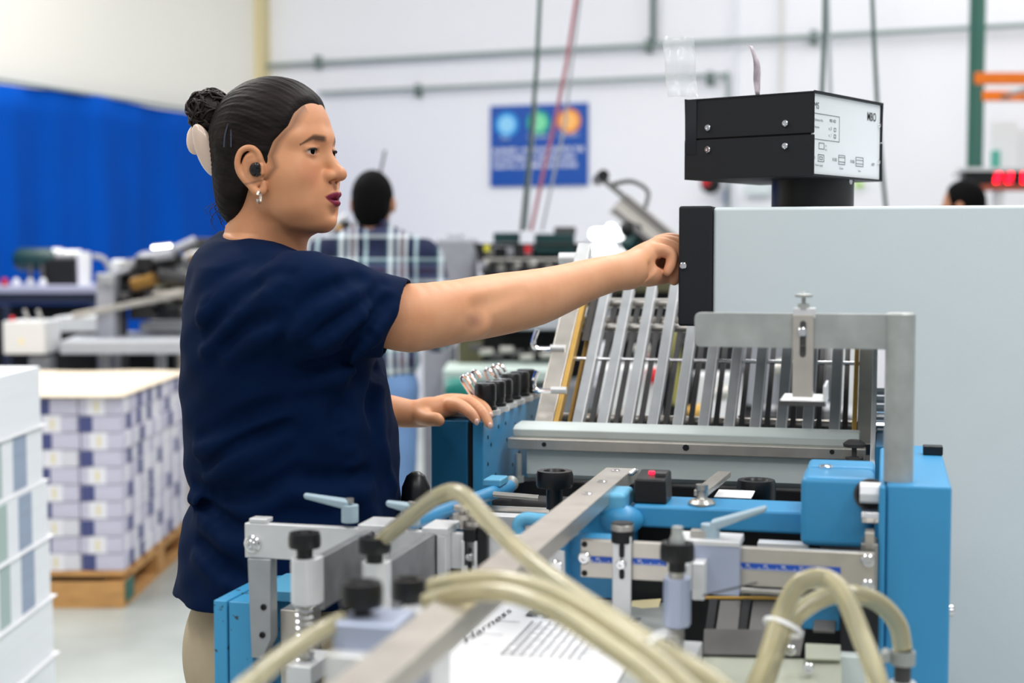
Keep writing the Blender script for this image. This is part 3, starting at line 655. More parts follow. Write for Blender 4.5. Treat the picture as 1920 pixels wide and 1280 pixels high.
# ================================================================== printed sheet
def sheet():
    c = [Pz(948, 1128, ZP), Pz(1196, 1222, ZP), Pz(1105, 1330, ZP), Pz(705, 1340, ZP)]
    u0_, v1_ = U(c[0]), V_(c[0]); u1_ = U(Pz(1196, 1222, ZP))
    v1_ = 1.775; u0_ = -.45; u1_ = -.256; v0_ = 1.0; dvr = -.17
    t = thing('printed_sheet', 'white printed sheet lying on the feed table under the hoses', 'paper', W((u0_ + u1_) / 2, (v0_ + v1_) / 2, ZP - .006))
    b = MB(); n = 16; m = 10; vs = []; fs = []
    hgt = lambda i, j: ZP + .0012 * math.sin(i * .9) * math.sin(j * .7) + .004 * max(0, (j / m - .75)) * 4 * (.5 + .5 * math.sin(i * .6))
    for j in range(m + 1):
        for i in range(n + 1): vs.append(W(u0_ + (u1_ - u0_) * i / n, v0_ + (v1_ + dvr * (i / n) ** 2.2 - v0_) * j / m, hgt(i, j)))
    for j in range(m):
        for i in range(n): a = j * (n + 1) + i; fs.append((a, a + 1, a + n + 2, a + n + 1))
    b.add(vs, fs); o = obj('sheet', b, M['paper'], t, smooth=80)
    s_ = o.modifiers.new('thick', 'SOLIDIFY'); s_.thickness = .004; s_.offset = -1
    ink = MB(); zi = ZP + .0026
    def at(px, py): p = Pz(px, py, zi); return p
    # handwritten name along the left edge
    text_mesh(ink, 'Harness', at(872, 1206), (at(955, 1150) - at(872, 1206)).normalized(), (at(862, 1180) - at(872, 1206)).normalized(), .026, MZ, width=(at(958, 1148) - at(872, 1206)).length)
    obj('handwriting', ink, M['ink'], t, smooth=0)
    tab = MB()
    for i in range(9):
        p = W(-.392 + i * .0105, 1.52, zi); tab.obox(p, MU * .0012, MV * .15, MZ * .0001)
    for k in range(14):
        for i in range(9):
            if random.random() < .8: tab.obox(W(-.390 + i * .0105, 1.52 + k * .0105, zi), MU * .0075, MV * .0012, MZ * .0001)
    for i in range(13): tab.obox(W(-.405 + i * .0105, 1.688, zi + .001), MU * (.003 + .006 * (i % 3 != 1)), MV * .022, MZ * .0001)
    for (uu, vv, ll) in ((-.44, 1.60, .03), (-.435, 1.56, .02), (-.43, 1.66, .025), (-.29, 1.50, .025), (-.29, 1.55, .02), (-.285, 1.58, .02)): tab.obox(W(uu, vv, zi), MU * ll, MV * .0012, MZ * .0001)
    for r_ in range(4):
        for k in range(26):
            if random.random() < .75: tab.obox(W(-.44 + k * .0068, 1.26 + r_ * .045 + (.012 if k > 13 else 0), zi), MU * .004, MV * .004, MZ * .0001)
    tag(obj('print', tab, M['ink_grey'], t, smooth=0), kind='stuff')
sheet()

# ================================================================== hoses
def hose(pts, r, label, group=None, tie=None):
    t = obj('suction_hose', MB().tube(spline([Pv(*p) for p in pts], 9), r, 16), M['hose'])
    return tag(t, label, 'hose', group)
hose([(716, 1012, 1.50), (748, 985, 1.48), (800, 943, 1.44), (828, 927, 1.42), (852, 922, 1.41), (876, 934, 1.39), (915, 975, 1.36), (985, 1042, 1.30), (1080, 1115, 1.22), (1200, 1195, 1.15), (1370, 1310, 1.07), (1450, 1500, 1.03), (1460, 2100, 1.02)], .0088, 'pale yellow hose arching highest beside the waist of the woman')
hose([(812, 1100, 1.25), (870, 1088, 1.23), (940, 1088, 1.20), (1010, 1102, 1.17), (1090, 1140, 1.14), (1180, 1200, 1.10), (1290, 1290, 1.06), (1350, 1360, 1.05), (1420, 1560, 1.03), (1425, 2100, 1.02)], .0085, 'pale yellow hose bowing low over the printed sheet, upper of two')
hose([(800, 1128, 1.22), (870, 1112, 1.20), (950, 1112, 1.17), (1030, 1140, 1.13), (1120, 1196, 1.10), (1210, 1262, 1.06), (1270, 1330, 1.03), (1370, 1540, 1.0), (1380, 2100, 1.0)], .008, 'pale yellow hose bowing low over the printed sheet, lower of two')
hose([(640, 1165, 1.18), (600, 1185, 1.15), (545, 1220, 1.10), (490, 1262, 1.05), (430, 1325, 1.0), (330, 1500, .98), (300, 2000, .98)], .0085, 'pale yellow hose leaving the picture at the bottom beside the blue frame')
hose([(1400, 1900, 1.42), (1400, 1500, 1.42), (1405, 1330, 1.42), (1436, 1240, 1.44), (1462, 1160, 1.47), (1490, 1104, 1.48), (1520, 1084, 1.48), (1552, 1086, 1.48), (1580, 1112, 1.46), (1612, 1185, 1.43), (1650, 1300, 1.38), (1668, 1500, 1.36), (1670, 1900, 1.36)], .0098, 'yellowed hose arching like a hook before the ruler rail end, left one')
hose([(1430, 1900, 1.46), (1420, 1500, 1.46), (1425, 1330, 1.46), (1448, 1240, 1.48), (1478, 1170, 1.5), (1530, 1126, 1.53), (1588, 1112, 1.54), (1645, 1128, 1.55), (1682, 1168, 1.56), (1693, 1216, 1.56)], .0098, 'yellowed hose curving into the fitting on the blue housing')
# hose fitting
f = thing('hose_fitting', 'metal hose fitting with clamp ring at the foot of the blue housing', 'fitting', Pv(1693, 1290, 1.57))
p_ = Pv(1693, 1216, 1.56)
obj('clip_ring', MB().lathe(p_ - MZ * .016, MZ, [(.010, 0), (.0125, 0), (.0125, .014), (.010, .014), (.010, 0)], 24), M['galv'], f)
obj('clip_screw', MB().cyl(p_ - MU * .017 - MZ * .008 - MV * .012, p_ - MU * .017 - MZ * .008 + MV * .012, .005, n=12), M['galv'], f)
obj('nipple', MB().cyl(p_ - MZ * .034, p_ - MZ * .010, .0085, n=18), M['dark_grey'], f)
obj('collar', MB().lathe(p_ - MZ * .060, MZ, [(0, 0), (.017, 0), (.017, .02), (.013, .026), (0, .026)], 24), M['alu'], f)
obj('base', MB().cyl(p_ - MZ * .13, p_ - MZ * .06, .015, n=20), M['dark_grey'], f)
def ziptie(p, d, r, label):
    d = Vector(d).normalized(); t = MB().lathe(Vector(p) - d * .002, d, [(r, 0), (r + .0018, 0), (r + .0018, .004), (r, .004), (r, 0)], 20)
    return tag(obj('cable_tie', t, M['white']), label, 'cable tie')
p_ = (Pv(1462, 1160, 1.47) + Pv(1482, 1166, 1.5)) / 2; ziptie(Pv(1468, 1176, 1.475), Pv(1490, 1104, 1.48) - Pv(1436, 1240, 1.44), .0185, 'white cable tie binding the two right hoses')
ziptie(Pv(1238, 1226, 1.115), Pv(1370, 1310, 1.07) - Pv(1200, 1195, 1.15), .0155, 'white cable tie binding the hoses over the paper')

# ================================================================== post with flat bar and hanging slide
PB = thing('bracket_post', 'round grey post with flat bar standing on the blue housing', 'bracket', W(h0 + .022, VH + .03, HZ))
p_ = Pv(1684, 905, VH + .03); r_ = 27.5 * p_.y / FPX; zt_ = Pv(1684, 586, VH + .03).z
obj('post', MB().lathe(Vector((p_.x, p_.y, HZ)), MZ, [(0, 0), (r_, 0), (r_, zt_ - HZ - .002), (r_ - .002, zt_ - HZ), (0, zt_ - HZ)], 32), M['galv'], PB)
va = VH + .03
(a, z0), (b_, z1) = uz(1303, 585, va), uz(1668, 655, va)
poly = []
rr = .007
for (cx, cz, a0_, a1_) in ((a + rr, z1 + rr, PI, 1.5 * PI), (b_, z1, 0, 0), (b_, z0, 0, 0), (a + rr, z0 - rr, .5 * PI, PI)):
    if a0_ == a1_: poly.append(W(cx, va - .004, cz))
    else: poly += [W(cx + rr * math.cos(t), va - .004, cz + rr * math.sin(t)) for t in np.linspace(a0_, a1_, 5)]
obj('flat_bar', MB().prism(poly, MV * .008), M['galv'], PB, bevel=.0008)
SB = thing('hanging_slide', 'slotted slide with thumb screw and foot plate hanging on the flat bar', 'bracket', Pv(1505, 760, va))
(a, z0), (b_, z1) = uz(1487, 590, va - .006), uz(1524, 745, va - .006)
st = obj('slotted_strip', MB().mbox(a, b_, va - .008, va - .005, z1, z0), M['steel_warm'], SB, bevel=.0006)
(sa, sz0_), (sb, sz1_) = uz(1500, 601, va - .008), uz(1511, 670, va - .008); r = (sb - sa) / 2; cu = (sa + sb) / 2
obj('slot', MB().prism([W(cu + r * math.cos(t), va - .0086, sz0_ - r + r * math.sin(t)) for t in np.linspace(0, PI, 7)] + [W(cu + r * math.cos(t), va - .0086, sz1_ + r + r * math.sin(t)) for t in np.linspace(PI, 2 * PI, 7)], MV * .0008), M['dark_grey'], st)
screw(SB, Pv(1504, 622, va - .0086), -MV, .0055, .005); screw(SB, Pv(1506, 652, va - .0086), -MV, .0035, .002, m=M['dark_grey'])
obj('bar_clip', MB().mbox(a - .0, b_ + .002, va - .006, va + .012, z0 - .004, z0 + .008), M['alu'], SB, bevel=.001)
c_ = Pv(1507, 560, va)
b = MB(); b.lathe(Vector((c_.x, c_.y, z0 + .006)), MZ, [(0, 0), (.007, 0), (.007, .007), (.0025, .008), (.0025, .014), (.010, .0145), (.0105, .0175), (.004, .019), (.003, .021), (0, .021)], 18); obj('thumb_screw', b, M['galv'], SB)
(a, z0), (b_, z1) = uz(1462, 752, va - .02), uz(1548, 762, va - .02)
pl = obj('foot_plate', MB().mbox(a, b_, va - .02, va + .07, z1, z0 + .001), M['white'], SB, bevel=.0006)
obj('foot_plate_edge', MB().mbox(a, b_, va - .0215, va - .02, z1, z0 + .001), M['dark_grey'], pl)
obj('foot_plate_lip', MB().mbox(b_ - .003, b_, va - .018, va + .07, z0, z0 + .018), M['alu'], SB, bevel=.0004)
screw(SB, W(b_ - .02, va + .03, z0 + .001), MZ, .004, .008)

# ================================================================== grey cabinet with black end cap
VG = 2.35
(cu0, cz0), _ = uz(1336, 388, VG), 0
cbot = uz(1336, 612, VG)[1]
GC = thing('machine_hood', 'large pale grey cabinet with black end cap filling the picture edge', 'cabinet', W(.5, VG + .3, 0))
b = MB(); zT = cz0; zB_ = cbot
pol = [(cu0, zB_), (.035, zB_), (.035, .02), (1.3, .02), (1.3, zT), (cu0, zT)]
rad = .008
b.prism([W(u_, VG + .008, z_) for u_, z_ in pol], MV * .42)
obj('body', b, M['panel'], GC, bevel=.006, seg=3)
ecu0, ecz = uz(1272, 388, VG - .002)[0], zT
obj('end_cap', MB().mbox(ecu0, cu0 - .0005, VG + .002, VG + .43, uz(1272, 611, VG)[1], zT + .002), M['black_matt'], GC, bevel=.004, seg=3)
screw(GC, Pv(1281, 498, VG + .002), -MV, .0055, .004)
kp = Pv(1272, 478, VG + .05); kp = W(ecu0, VG + .05, kp.z)
kb = MB(); kb.lathe(kp, -MU, [(0, 0), (.016, 0), (.016, .010), (.013, .013), (0, .013)], 24); kk = obj('control_knob', kb, M['black'], GC)
obj('knob_ring', MB().lathe(kp - MU * .004, -MU, [(.0162, 0), (.0172, 0), (.0172, .004), (.0162, .004), (.0162, 0)], 24), M['chrome'], kk)

# ================================================================== black control box on its column
Ld, Rd = Vector((-.794, .607, 0)), Vector((.607, .794, 0)); cb = P(1525, 329, 2.3)
zb0, zt0 = cb.z, P(1525, 171, 2.3).z; cb.z = 0
LL, RL = .2299, .258
BX = thing('control_box', 'black metal control box with white labelled rear panel on a black column', 'control box', Vector((.497, 2.48, zT)))
obj('column', MB().cyl((.497, 2.48, zT), (.497, 2.48, zb0 + .002), .067, n=48), mat('black_tube', '0c0d0f', .4, bump=.02), BX)
o = obj('column_hole', MB().cyl(Vector((.497, 2.48, zT + .045)) + Vector((.8, -.6, 0)) * .066, Vector((.497, 2.48, zT + .045)) + Vector((.8, -.6, 0)) * .0678, .006, n=12), M['chrome'], BX)
zm = (zb0 + zt0) / 2 - .0005
def bxshell(z0, z1): # shell: two side flanges + top or bottom
    pass
inset = .004; th = .003
for nm, za, zc in (('lower_shell', zb0, zm - .0012), ('upper_shell', zm + .0012, zt0)):
    b = MB()
    b.obox(cb + MZ * za, Ld * LL, Rd * th, MZ * (zc - za))              # near long side (facing left of picture)
    s_ = obj(nm, b, M['black_matt'], BX, bevel=.0012)
    # full flange wrapped on the end faces
# correct shells: sides are at Rd=0 and Rd=RL ; top and bottom plates
def shell(nm, za, zc, capz):
    b = MB()
    for off in (0, RL - th):
        b.obox(cb + Rd * off + MZ * za, Ld * LL, Rd * th, MZ * (zc - za))
    b.obox(cb + MZ * (capz), Ld * LL, Rd * RL, MZ * th)
    return obj(nm, b, M['black_matt'], BX, bevel=.0012)
for o_ in [o for o in bpy.data.objects if o.parent == BX and o.name.split('.')[0] in ('lower_shell', 'upper_shell')]: bpy.data.objects.remove(o_)
shell('lower_shell', zb0, zm - .0012, zb0); shell('upper_shell', zm + .0012, zt0, zt0 - th)
rp = obj('rear_panel', MB().obox(cb + Ld * .004 + Rd * th + MZ * (zb0 + th), Ld * .002, Rd * (RL - 2 * th), MZ * (zt0 - zb0 - 2 * th)), mat('white_panel_paint', 'dfe3e6', .5), BX)
obj('front_panel', MB().obox(cb + Ld * (LL - .006) + Rd * th + MZ * (zb0 + th), Ld * .002, Rd * (RL - 2 * th), MZ * (zt0 - zb0 - 2 * th)), M['dark'], BX)
obj('core', MB().obox(cb + Ld * .007 + Rd * (th + .001) + MZ * (zb0 + th + .001), Ld * (LL - .015), Rd * (RL - 2 * th - .002), MZ * (zt0 - zb0 - 2 * th - .002)), M['dark'], BX)
obj('tape_corner', MB().obox(cb + Ld * (LL - .022) - Rd * .0005 + MZ * (zb0 + .04), Ld * .021, Rd * .0005, MZ * (zt0 - zb0 - .042)), mat('clear_tape', '2a2c30', .12), BX)
for fx in (.21, .81):
    for fz in (-.017, .018):
        screw(BX, cb + Ld * (LL * fx) + MZ * (zm + fz), -Rd, .0052, .004)
for fz in (.25, .72): screw(BX, cb + Ld * .004 + Rd * (RL - .009) + MZ * (zb0 + (zt0 - zb0) * fz), -Ld, .004, .003)
pw, ph = RL, zt0 - zb0
def ppt(fx, fz): return cb + Ld * .0036 + Rd * (pw * fx) + MZ * (zb0 + ph * fz)
def ptext(s, fx, fz, size, m='ink_grey', bold=0, name='lettering', width=None):
    b = MB(); text_mesh(b, s, ppt(fx, fz), Rd, MZ, size, -Ld, bold=bold, width=width); return obj(name, b, M[m], rp, smooth=0)
def pframe(x0, x1, z0, z1, t=.0008, m='ink_grey'):
    b = MB()
    for (a0, a1, c0_, c1_) in ((x0, x1, z0, z0), (x0, x1, z1, z1), (x0, x0, z0, z1), (x1, x1, z0, z1)):
        p = ppt(a0, c0_); q = ppt(a1, c1_); b.obox(p - Rd * t / 2 - MZ * t / 2, (Rd * ((a1 - a0) * pw + t)), MZ * ((c1_ - c0_) * ph + t), -Ld * .0002)
    return obj('printed_frame', b, M[m], rp, smooth=0)
ptext('MS', .025, .80, .0105); ptext('MBO', .785, .76, .0145, 'ink', .004, width=.034)
pframe(.02, .38, .44, .745)
ptext('Software-No.', .035, .655, .004); ptext('985 420', .24, .665, .005, 'ink')
ptext('Version', .035, .57, .004); ptext('x_0', .23, .57, .005); ptext('x_1', .23, .49, .005)
pframe(.305, .33, .56, .60); pframe(.305, .33, .48, .52, m='ink')
pframe(.10, .17, .33, .40); ptext('I A', .18, .36, .0035); ptext('M S', .18, .31, .0035)
ptext('X90', .01, .20, .0045); pframe(.09, .17, .18, .26); pframe(.11, .15, .205, .235); ptext('Power supply', .05, .12, .0036)
ptext('X105', .285, .20, .0055); pframe(.375, .465, .17, .28); pframe(.375, .465, .20, .255); ptext('Output', .385, .11, .0036)
ptext('X106', .54, .20, .0055); pframe(.625, .735, .17, .28); pframe(.625, .735, .20, .245); ptext('Input', .66, .10, .0036)
ptext('A97', .86, .19, .0055)
# clear plastic strip and curled tag on top
b = MB(); vs = []; pbase = cb + Ld * (LL - .01) + Rd * .03
n = 8
A0 = [P(1242, 66, 2.42), P(1302, 70, 2.42), P(1308, 182, 2.42), P(1252, 182, 2.42)]
for j in range(n + 1):
    for i in range(n + 1):
        f_, g_ = i / n, j / n; p = (A0[0] * (1 - f_) + A0[1] * f_) * (1 - g_) + (A0[3] * (1 - f_) + A0[2] * f_) * g_
        vs.append(p + Vector((0, .006 * math.sin(f_ * 7 + g_ * 3) + .004 * math.sin(g_ * 11), 0)))
b.add(vs, [(j * (n + 1) + i, j * (n + 1) + i + 1, (j + 1) * (n + 1) + i + 1, (j + 1) * (n + 1) + i) for j in range(n) for i in range(n)])
ps = obj('plastic_sleeve', b, mat('clear_plastic', 'eef1f5', .15, alpha=.35, coat=.5), smooth=60)
sm = ps.modifiers.new('thick', 'SOLIDIFY'); sm.thickness = .0006
tag(ps, 'clear crinkled plastic strip sticking up behind the black control box', 'plastic strip')
tz = P(1297, 182, 2.42)
b = MB(); pts = [P(1421, 178, 2.42), P(1420, 150, 2.42), P(1419, 120, 2.41), P(1413, 97, 2.4), P(1409, 86, 2.4)]
vs = []; fs = []
sp_ = spline(pts, 4)
for i, p in enumerate(sp_):
    t_ = i / (len(sp_) - 1); wd = .004 + .004 * math.sin(PI * min(1, t_ * 1.4)) * (1 - t_)
    vs += [p + Vector((-wd, -.006, 0)), p + Vector((wd, .006 + .004 * math.sin(t_ * 9), 0))]
    if i: a_ = 2 * i; fs.append((a_ - 2, a_ - 1, a_ + 1, a_))
b.add(vs, fs); o = obj('curled_tag', b, mat('faded_tag', 'c9bcc4', .5, vary=.35, vscale=60), smooth=60); sm = o.modifiers.new('thick', 'SOLIDIFY'); sm.thickness = .001
tag(o, 'thin curled paper tag sticking up from the black control box', 'tag')
# ================================================================== sculpting by distance fields
import openvdb as vdb
def axis(*segs):
    out = []
    for a, b, s in segs: n = max(1, int(round((b - a) / s))); out += list(np.linspace(a, b, n, endpoint=False))
    return np.array(out + [segs[-1][1]], dtype=np.float32)
class SDF:
    BG = .03
    def __init__(s, X, Y, Z):
        s.ax = (X, Y, Z); s.F = np.full((len(X), len(Y), len(Z)), s.BG, np.float32)
    def win(s, lo, hi):
        sl = []
        for a, l, h in zip(s.ax, lo, hi):
            i, j = np.searchsorted(a, l), np.searchsorted(a, h)
            if j <= i: return None, None
            sl.append(slice(i, j))
        g = np.ix_(s.ax[0][sl[0]], s.ax[1][sl[1]], s.ax[2][sl[2]])
        return tuple(sl), g
    def put(s, lo, hi, fn, k=.01, op='add'):
        m = k + .008 if op == 'add' else k + .002
        sl, g = s.win([l - m for l in lo], [h + m for h in hi])
        if sl is None: return s
        d = fn(*g).astype(np.float32); A = s.F[sl]
        if op == 'add':
            h = np.maximum(k - np.abs(A - d), 0) / k; s.F[sl] = np.minimum(A, d) - h * h * k * .25
        else:
            d = -d; h = np.maximum(k - np.abs(A - d), 0) / k; s.F[sl] = np.maximum(A, d) + h * h * k * .25
        return s
    def ell(s, c, r, k=.01, R=None, op='add'):
        c = Vector(c); R = np.array(R if R is not None else Matrix.Identity(3)); m = max(r)
        def fn(x, y, z):
            dx, dy, dz = x - c.x, y - c.y, z - c.z
            q = [R[0][i] * dx + R[1][i] * dy + R[2][i] * dz for i in range(3)]
            a = sum((q[i] / r[i]) ** 2 for i in range(3)); b = sum((q[i] / r[i] ** 2) ** 2 for i in range(3))
            k0 = np.sqrt(a); return k0 * (k0 - 1) / np.sqrt(b + 1e-12)
        return s.put([c.x - m, c.y - m, c.z - m], [c.x + m, c.y + m, c.z + m], fn, k, op)
    def cap(s, a, b, r0, r1=None, k=.01, op='add', flat=None):
        a, b = Vector(a), Vector(b); r1 = r0 if r1 is None else r1; ab = b - a; L2 = ab.length_squared + 1e-12; m = max(r0, r1)
        def fn(x, y, z):
            dx, dy, dz = x - a.x, y - a.y, z - a.z
            t = np.clip((dx * ab.x + dy * ab.y + dz * ab.z) / L2, 0, 1)
            return np.sqrt((dx - t * ab.x) ** 2 + (dy - t * ab.y) ** 2 + (dz - t * ab.z) ** 2) - (r0 + (r1 - r0) * t)
        return s.put([min(a[i], b[i]) - m for i in range(3)], [max(a[i], b[i]) + m for i in range(3)], fn, k, op)
    def chain(s, pts, rs, k=.01, op='add', sub=4):
        if sub > 1 and len(pts) > 2:
            P_ = spline(pts, sub); n_ = len(P_); rs = [float(v) for v in np.interp(np.linspace(0, len(pts) - 1, n_), range(len(pts)), rs)]; pts = P_
        pts = [Vector(p) for p in pts]; m = max(rs)
        segs = list(zip(pts, pts[1:], rs, rs[1:]))
        def fn(x, y, z):
            out = None
            for a, b, r0, r1 in segs:
                ab = b - a; L2 = ab.length_squared + 1e-12; dx, dy, dz = x - a.x, y - a.y, z - a.z
                t = np.clip((dx * ab.x + dy * ab.y + dz * ab.z) / L2, 0, 1)
                d = np.sqrt((dx - t * ab.x) ** 2 + (dy - t * ab.y) ** 2 + (dz - t * ab.z) ** 2) - (r0 + (r1 - r0) * t)
                if out is None: out = d
                else: h = np.maximum(.002 - np.abs(out - d), 0) / .002; out = np.minimum(out, d) - h * h * .0005
            return out
        return s.put([min(p[i] for p in pts) - m for i in range(3)], [max(p[i] for p in pts) + m for i in range(3)], fn, k, op)
    def cut(s, fn, k=.003):   # keep where fn < 0
        g = np.ix_(*s.ax); d = np.broadcast_to(fn(*g).astype(np.float32), s.F.shape); h = np.maximum(k - np.abs(s.F - d), 0) / k
        s.F = np.maximum(s.F, d) + h * h * k * .25; return s
    def mesh(s, adapt=0.0):
        F = np.clip(s.F, -s.BG, s.BG)
        F = np.pad(F, 1, constant_values=s.BG)
        g = vdb.FloatGrid(s.BG); g.copyFromArray(np.ascontiguousarray(F), tolerance=0.0)
        p, q = g.convertToQuads(isovalue=0.0)
        P_ = np.stack([np.interp(p[:, i] - 1, np.arange(len(s.ax[i])), s.ax[i]) for i in range(3)], 1)
        return P_, q
def sdf_obj(name, s, m, parent, color=None, smooth_it=0):
    P_, q = s.mesh(); off = wloc(parent) if parent else Vector((0, 0, 0))
    me = bpy.data.meshes.new(name); me.vertices.add(len(P_)); me.vertices.foreach_set('co', (P_ - np.array(off)).astype(np.float32).ravel())
    me.loops.add(len(q) * 4); me.polygons.add(len(q))
    me.loops.foreach_set('vertex_index', q[:, ::-1].astype(np.int32).ravel())
    me.polygons.foreach_set('loop_start', np.arange(0, len(q) * 4, 4, dtype=np.int32))
    me.update(calc_edges=True); me.validate()
    # make sure normals look outwards
    bm = bmesh.new(); bm.from_mesh(me); vol = bm.calc_volume(signed=True); bm.free()
    if vol < 0: me.flip_normals()
    me.polygons.foreach_set('use_smooth', [True] * len(me.polygons))
    if color is not None:
        col = color(P_[:, 0], P_[:, 1], P_[:, 2]).astype(np.float32)
        at = me.color_attributes.new('tint', 'FLOAT_COLOR', 'POINT'); at.data.foreach_set('color', col.ravel())
    o = bpy.data.objects.new(name, me); C.objects.link(o); me.materials.append(m)
    if parent: o.parent = parent
    if smooth_it: sm = o.modifiers.new('smooth', 'SMOOTH'); sm.factor = .5; sm.iterations = smooth_it
    return o
def blob(x, y, z, c, r, soft=.5):
    d = np.sqrt(((x - c[0]) / r[0]) ** 2 + ((y - c[1]) / r[1]) ** 2 + ((z - c[2]) / r[2]) ** 2); return np.clip((1 - d) / soft, 0, 1)
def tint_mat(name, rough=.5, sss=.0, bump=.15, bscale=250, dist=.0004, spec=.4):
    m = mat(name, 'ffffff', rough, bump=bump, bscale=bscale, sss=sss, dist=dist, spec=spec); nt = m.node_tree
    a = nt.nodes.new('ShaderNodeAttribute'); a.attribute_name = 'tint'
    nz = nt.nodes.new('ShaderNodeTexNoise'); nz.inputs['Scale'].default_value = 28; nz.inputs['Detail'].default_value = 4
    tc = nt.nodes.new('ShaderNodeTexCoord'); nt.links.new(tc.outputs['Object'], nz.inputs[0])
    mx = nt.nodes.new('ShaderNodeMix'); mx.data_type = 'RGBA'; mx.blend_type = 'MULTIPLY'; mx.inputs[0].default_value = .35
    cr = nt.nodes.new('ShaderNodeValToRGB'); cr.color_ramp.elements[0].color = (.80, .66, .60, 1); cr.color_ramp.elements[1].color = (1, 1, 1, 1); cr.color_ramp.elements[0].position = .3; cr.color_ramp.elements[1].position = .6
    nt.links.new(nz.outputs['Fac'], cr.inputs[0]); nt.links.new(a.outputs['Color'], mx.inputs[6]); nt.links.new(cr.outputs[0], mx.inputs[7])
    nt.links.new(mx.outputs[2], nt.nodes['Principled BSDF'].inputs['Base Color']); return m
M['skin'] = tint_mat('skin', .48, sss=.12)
M['hair'] = mat('black_brown_hair', '080606', .62, spec=.18, vary=.5, vscale=30, bump=.9, bscale=34, stretch=(.14, 1.5, 1.6), dist=.004, col2='1c1412')
M['hair_curl'] = mat('brown_black_curls', '1a0f0b', .5, spec=.35)
M['shirt'] = mat('navy_cotton', '001535', .9, vary=.03, vscale=5, bump=.35, bscale=900, dist=.0004, spec=.12)
M['khaki'] = mat('khaki_cotton', 'a8997f', .9, vary=.04, bump=.3, bscale=500, dist=.0005)
M['clip'] = mat('beige_pearl_plastic', 'd8bfae', .22, coat=.6)
M['lip'] = mat('berry_lipstick', '7a1f38', .4)
M['eye_white'] = mat('eye_white', 'bdb0a8', .4)
M['iris'] = mat('brown_iris', '0c0503', .6, spec=.05)

# ================================================================== the woman
HO = P(506, 325, 2.15); PHI = math.radians(20); cph, sph = math.cos(PHI), math.sin(PHI)
HF, HL = Vector((cph, -sph, 0)), Vector((sph, cph, 0))
def H(x, y, z): return HO + HF * x + HL * y + MZ * z
HR = Matrix((HF, HL, MZ)).transposed()
WO = thing('person', 'woman in navy t-shirt with hair in a bun, arm stretched to the cabinet', 'person', Vector((-.33, 2.25, 0)))
zz = [(P(0, py, 2.2).z, P(l, py, 2.2).x, P(r, py, 2.2).x, b) for py, l, r, b in (
    (437, 436, 486, .05), (446, 416, 512, .085), (458, 400, 540, .11), (474, 390, 562, .135), (500, 379, 605, .17), (560, 362, 670, .198), (640, 350, 702, .20), (700, 347, 720, .195), (800, 350, 742, .19),
    (860, 353, 746, .186), (893, 357, 747, .185), (922, 373, 748, .181), (942, 359, 748, .186), (965, 350, 747, .192), (1000, 344, 746, .197), (1050, 337, 742, .202), (1110, 330, 736, .206), (1200, 326, 730, .206))][::-1]
TZ = np.array([q[0] for q in zz]); TC = np.array([(q[1] + q[2]) / 2 for q in zz]); TA = np.array([(q[2] - q[1]) / 2 for q in zz]); TB = np.array([q[3] for q in zz])
TY = 2.20
def torso(z): return np.interp(z, TZ, TC), np.interp(z, TZ, TA), np.interp(z, TZ, TB)
def torso_fn(off):
    def fn(x, y, z):
        xc, a, b = torso(z); a, b = np.maximum(a + off, .012), np.maximum(b + off, .012)
        qx, qy = np.abs(x - xc) / a, np.abs(y - TY) / b; p = 2.35
        k0 = (qx ** p + qy ** p + 1e-9) ** (1 / p)
        return (k0 - 1) * np.minimum(a, b) * .9
    return fn
def tsurf(px, py, off=0.0):  # point on the near surface of the torso seen at this pixel
    p = P(px, py, 2.05)
    for _ in range(6):
        xc, a, b = torso(p.z); q = min(.98, abs(p.x - xc) / a); y = TY - b * (1 - q ** 2.35) ** (1 / 2.35) - off; r = ray(px, py); p = CAMP + r * (y / r.y)
    return p

